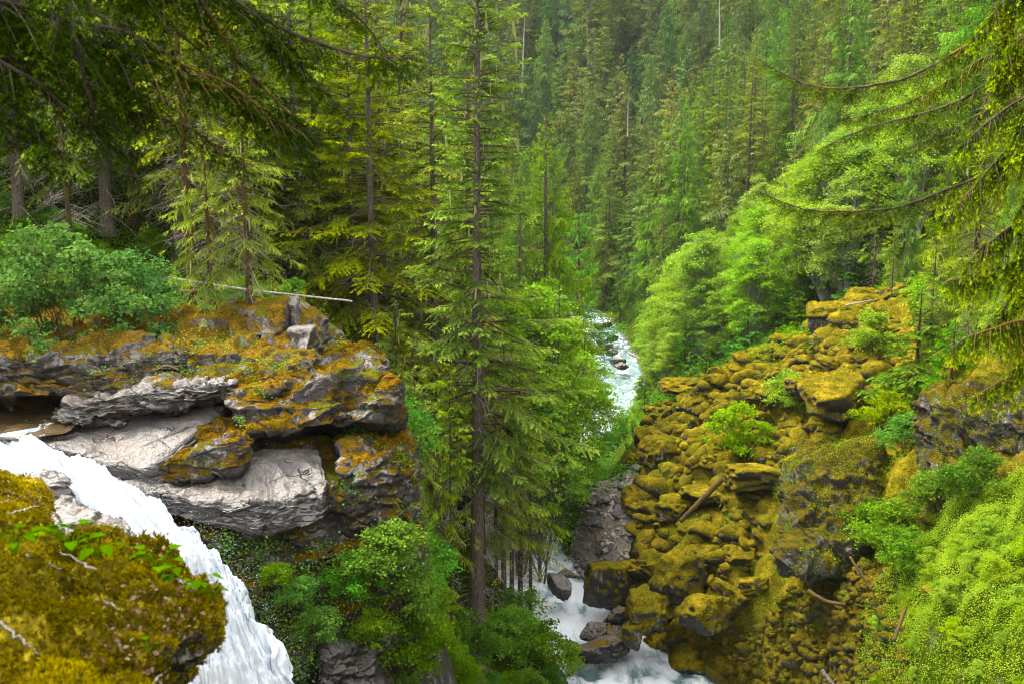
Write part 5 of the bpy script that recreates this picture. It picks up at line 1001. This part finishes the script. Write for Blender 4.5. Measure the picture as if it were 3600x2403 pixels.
# rows of small shrubs and saplings (repeats)
def shrubs_in(poly, n, prs, h, label, group, seed, name='shrub', mind=1.2):
    r = np.random.default_rng(seed); poly = np.array([P(*q)[:2] for q in poly]); got = []; x0, y0 = poly.min(0); x1, y1 = poly.max(0); k = 0
    while len(got) < n and k < 4000:
        k += 1; x, y = r.uniform(x0, x1), r.uniform(y0, y1)
        if not inpoly(np.array([x]), np.array([y]), poly)[0] or any((x - a) ** 2 + (y - b) ** 2 < mind ** 2 for a, b in got): continue
        rx, rz, rw = river_at(y)
        if y > 40 and abs(x - rx) < rw * .5 + .8: continue
        z = gz(x, y); a, b, f = proj(np.array((x, y, z + h[0] * .5)))
        if not (-10 < a < 1034 and b < 690): continue
        got.append((x, y)); pr = prs[r.integers(len(prs))]; plant(pr, name, (x, y, z - .05), r.uniform(*h) / pr['H'], r.uniform(0, 6.28), label, 'shrub', group)
shrubs_in([(0, 320, 42), (130, 320, 44), (340, 315, 46), (380, 330, 47), (330, 290, 58), (0, 290, 60)], 34, PR_SHR, (.8, 1.8), 'low green understorey shrub on the dim forest floor behind the ledge', 'understorey shrubs behind the ledge', 1)
shrubs_in([(880, 560, 45), (960, 530, 43), (1030, 550, 39), (1030, 690, 29), (900, 700, 36), (880, 640, 41)], 34, PR_LIM, (.5, 1.2), 'lime green leafy plant on the lower right bank', 'leafy plants of the lower right bank', 2, mind=.9)
shrubs_in([(270, 600, 29.5), (300, 600, 32), (400, 560, 38), (470, 600, 44), (560, 690, 51), (340, 700, 30), (290, 690, 28)], 60, PR_SHR, (.7, 1.6), 'small green shrub on the steep shady bank under the ledge', 'shrubs of the shady bank under the ledge', 3, mind=1.1)
shrubs_in([(640, 380, 98), (760, 330, 92), (860, 300, 92), (1000, 260, 80), (900, 240, 110), (700, 340, 120)], 26, PR_LIM + PR_SHR, (1.2, 2.6), 'green bush at the foot of the alder grove', 'bushes at the foot of the alder grove', 4, mind=2)
for i, (px, Y, top, pr, sx) in enumerate([(905, 84, 130, PR_CED[0], 1.0), (940, 76, 150, PR_CED[1], 1.0), (975, 72, 120, PR_HEM[0], 1.4), (1005, 66, 160, PR_CED[0], .9), (930, 68, 235, PR_HEM[1], 1.2), (965, 62, 250, PR_HEM[0], 1.2), (1000, 58, 230, PR_HEM[1], 1.2), (1030, 60, 120, PR_CED[1], 1.0), (915, 62, 290, PR_YOUNG[0], 1.3), (950, 57, 320, PR_YOUNG[1], 1.3), (890, 78, 215, PR_POLE[0], 1.1), (872, 88, 170, PR_POLE[1], 1.2)]):
    p, s = fit(pr, px, Y, top); plant(pr, 'slope_conifer', p, s, i * 1.3, 'drooping conifer on the steep bank above the dark cliff', 'conifer', 'conifers above the dark cliff', sx)
# ------------------------------------------------------------------ small leaves over rock and ground
def leafcover(name, pts, nrm, k, spread, lsz, mat, label, seed, lift=.05):
    r = np.random.default_rng(seed); n = len(pts); p = np.repeat(pts, k, 0) + r.normal(0, spread, (n * k, 3)); nn = np.repeat(nrm, k, 0); p += nn * (np.abs(r.normal(0, 1, n * k)) * lift)[:, None]
    ln = unit(nn * .5 + UP * .6 + r.normal(0, .4, p.shape)); d = unit(np.cross(ln, r.normal(size=p.shape))); L = lsz * r.uniform(.6, 1.4, len(p)); V, T = leaves(p, ln, d, L, L * .8)
    t = np.repeat(np.clip(.5 + .3 * np.repeat(fbm(pts * .8, 2, seed), k) + r.normal(0, .2, len(p)), 0, 1), 4); mb = MB(); mb.add(V, T, t); obj(name, mb.mesh(name, [mat]), label=label, cat='ground cover', kind='stuff')
def on_terrain(poly, n, seed, thr=-9, fs=.25):
    r = np.random.default_rng(seed); poly = np.array([P(*q)[:2] for q in poly]); x0, y0 = poly.min(0); x1, y1 = poly.max(0); x = r.uniform(x0, x1, n * 4); y = r.uniform(y0, y1, n * 4); m = inpoly(x, y, poly); x, y = x[m], y[m]
    m = fbm(np.column_stack([x, y, 0 * x]) * fs, 3, seed) > thr; x, y = x[m][:n], y[m][:n]; rx, rz, rw = river_at(y); m = (y < 40) | (np.abs(x - rx) > rw * .5 + .6); x, y = x[m], y[m]
    e = .3; z = height(x, y); zx = base_h(x + e, y); zy = base_h(x, y + e); zb = base_h(x, y); return np.column_stack([x, y, z]), unit(np.column_stack([-(zx - zb) / e, -(zy - zb) / e, np.ones_like(x)]))
p_, n_ = on_terrain([(870, 570, 46), (930, 505, 48), (1050, 470, 43), (1060, 700, 28), (860, 720, 37), (865, 640, 42)], 22000, 5, -.6); leafcover('ground_cover', p_, n_, 8, .10, .055, M_LIME, 'bright lime ground cover of small leaves on the lower right bank', 5, .15)
p_, n_ = on_terrain([(760, 500, 58), (860, 430, 60), (930, 420, 55), (930, 700, 34), (720, 700, 53), (690, 600, 58)], 3800, 6, -.1, .4); leafcover('ground_cover', p_, n_, 6, .13, .06, M_COVER, 'small yellow-green leaves scattered over the rubble and lower slide', 6, .18)
p_, n_ = on_terrain([(640, 500, 68), (700, 400, 80), (860, 330, 82), (870, 450, 60), (640, 600, 60)], 5200, 7, -.15, .3); leafcover('ground_cover', p_, n_, 6, .16, .06, M_COVER, 'sparse small leaves among the boulders of the upper slide', 7, .3)
p_, n_ = on_terrain([(300, 600, 31), (400, 540, 38), (480, 590, 46), (560, 690, 51), (320, 720, 29)], 6500, 8, -.3, .4); leafcover('ground_cover', p_, n_, 6, .14, .085, M_SHRUB, 'green leaves covering the shady bank below the ledge', 8, .25)
p_, n_ = on_terrain([(0, 330, 39), (200, 320, 43), (400, 330, 46), (430, 420, 58), (420, 290, 70), (0, 270, 75)], 9000, 9, -.2, .3); leafcover('ground_cover', p_, n_, 5, .2, .12, M_SHRUB, 'green leaves and ferns covering the dim forest floor on the left', 9, .3)
p_, n_ = on_terrain([(600, 400, 100), (760, 330, 90), (880, 290, 90), (1020, 230, 70), (1020, 400, 55), (900, 330, 76), (760, 380, 78), (660, 400, 88)], 6000, 10, -.2, .3); leafcover('ground_cover', p_, n_, 5, .25, .14, M_SHRUB, 'green undergrowth around the alder grove', 10, .35)
r_ = np.random.default_rng(3); cl = [o for o in COL.objects if o.name.split('.')[0] in ('rock_wall', 'mossy_cliff')]
P_, N_ = [], []
for o in cl:
    a, b = surface_samples(o, 4200 if 'wall' not in o.name else 5200, r_, -.6); m = fbm(a * .45, 3, 5) > (-.2 if 'wall' in o.name else -.3); P_.append(a[m]); N_.append(b[m])
PW, NW = surface_samples([o for o in cl if o.name.startswith('rock_wall')][0], 9000, r_, -.8); _a, _b, _f = proj(PW); m = (_b > 520 + 40 * fbm(PW * .5, 2, 9)) & (fbm(PW * .6, 3, 15) > -.3)
leafcover('wall_plants', PW[m], NW[m], 5, .13, .085, M_SHRUB, 'green leafy plants covering the lower part of the rock wall', 16, .2)
leafcover('ground_cover', np.concatenate(P_), np.concatenate(N_), 6, .11, .055, M_COVER, 'small leaves clinging to the dark rock walls', 11, .12)
P_, N_ = [], []
for o in [o for o in COL.objects if o.name.split('.')[0] == 'mossy_ledge']:
    a, b = surface_samples(o, 700, r_, .3); m = fbm(a * .6, 3, 6) > .35; P_.append(a[m]); N_.append(b[m])
leafcover('ground_cover', np.concatenate(P_), np.concatenate(N_), 6, .10, .07, M_SHRUB, 'patches of small leafy plants on the mossy ledge tops', 12, .15)
# plants along the stream banks
def bank_line(side, y0, y1, a, b, n, seed):
    r = np.random.default_rng(seed); y = r.uniform(y0, y1, n); rx, rz, rw = river_at(y); x = rx + side * (rw * .5 + r.uniform(a, b, n)); z = height(x, y); return np.column_stack([x, y, z]), np.tile(UP, (n, 1))
p1, n1 = bank_line(1, 76, 250, .6, 12, 5200, 1); p2, n2 = bank_line(-1, 70, 250, .6, 10, 3500, 2)
p3, n3 = bank_line(1, 72, 135, .3, 6, 3000, 3)
leafcover('ground_cover', np.vstack([p1, p2, p3]), np.vstack([n1, n2, n3]), 6, .3, .17, M_SHRUB, 'green undergrowth along both banks of the stream', 13, .45)
pts_, _ = bank_line(1, 78, 235, 1.0, 9, 46, 4)
for i, q in enumerate(pts_): plant((PR_SHR + PR_LIM)[i % 5], 'shrub', q - (0, 0, .1), (1.2 + .9 * ((i * 7) % 5) / 4) / 2.2, i, 'leafy bush on the right bank of the stream', 'shrub', 'bushes on the right stream bank')
# ------------------------------------------------------------------ air
def haze():
    import bmesh
    bm = bmesh.new(); bmesh.ops.create_cube(bm, size=1.0); me = bpy.data.meshes.new('haze'); bm.to_mesh(me); bm.free()
    k = N('haze'); v = k.n('VolumePrincipled'); v.inputs['Density'].default_value = 0.00005; v.inputs['Color'].default_value = (0.85, 0.93, 0.95, 1); v.inputs['Anisotropy'].default_value = 0.2
    k.t.links.new(v.outputs[0], k.out.inputs['Volume']); me.materials.append(k.m)
    o = obj('haze', me, label='thin blue air softening the far slopes', cat='haze', kind='stuff'); o.location = (-100, 705, 142); o.scale = (1500, 1460, 370)
haze()
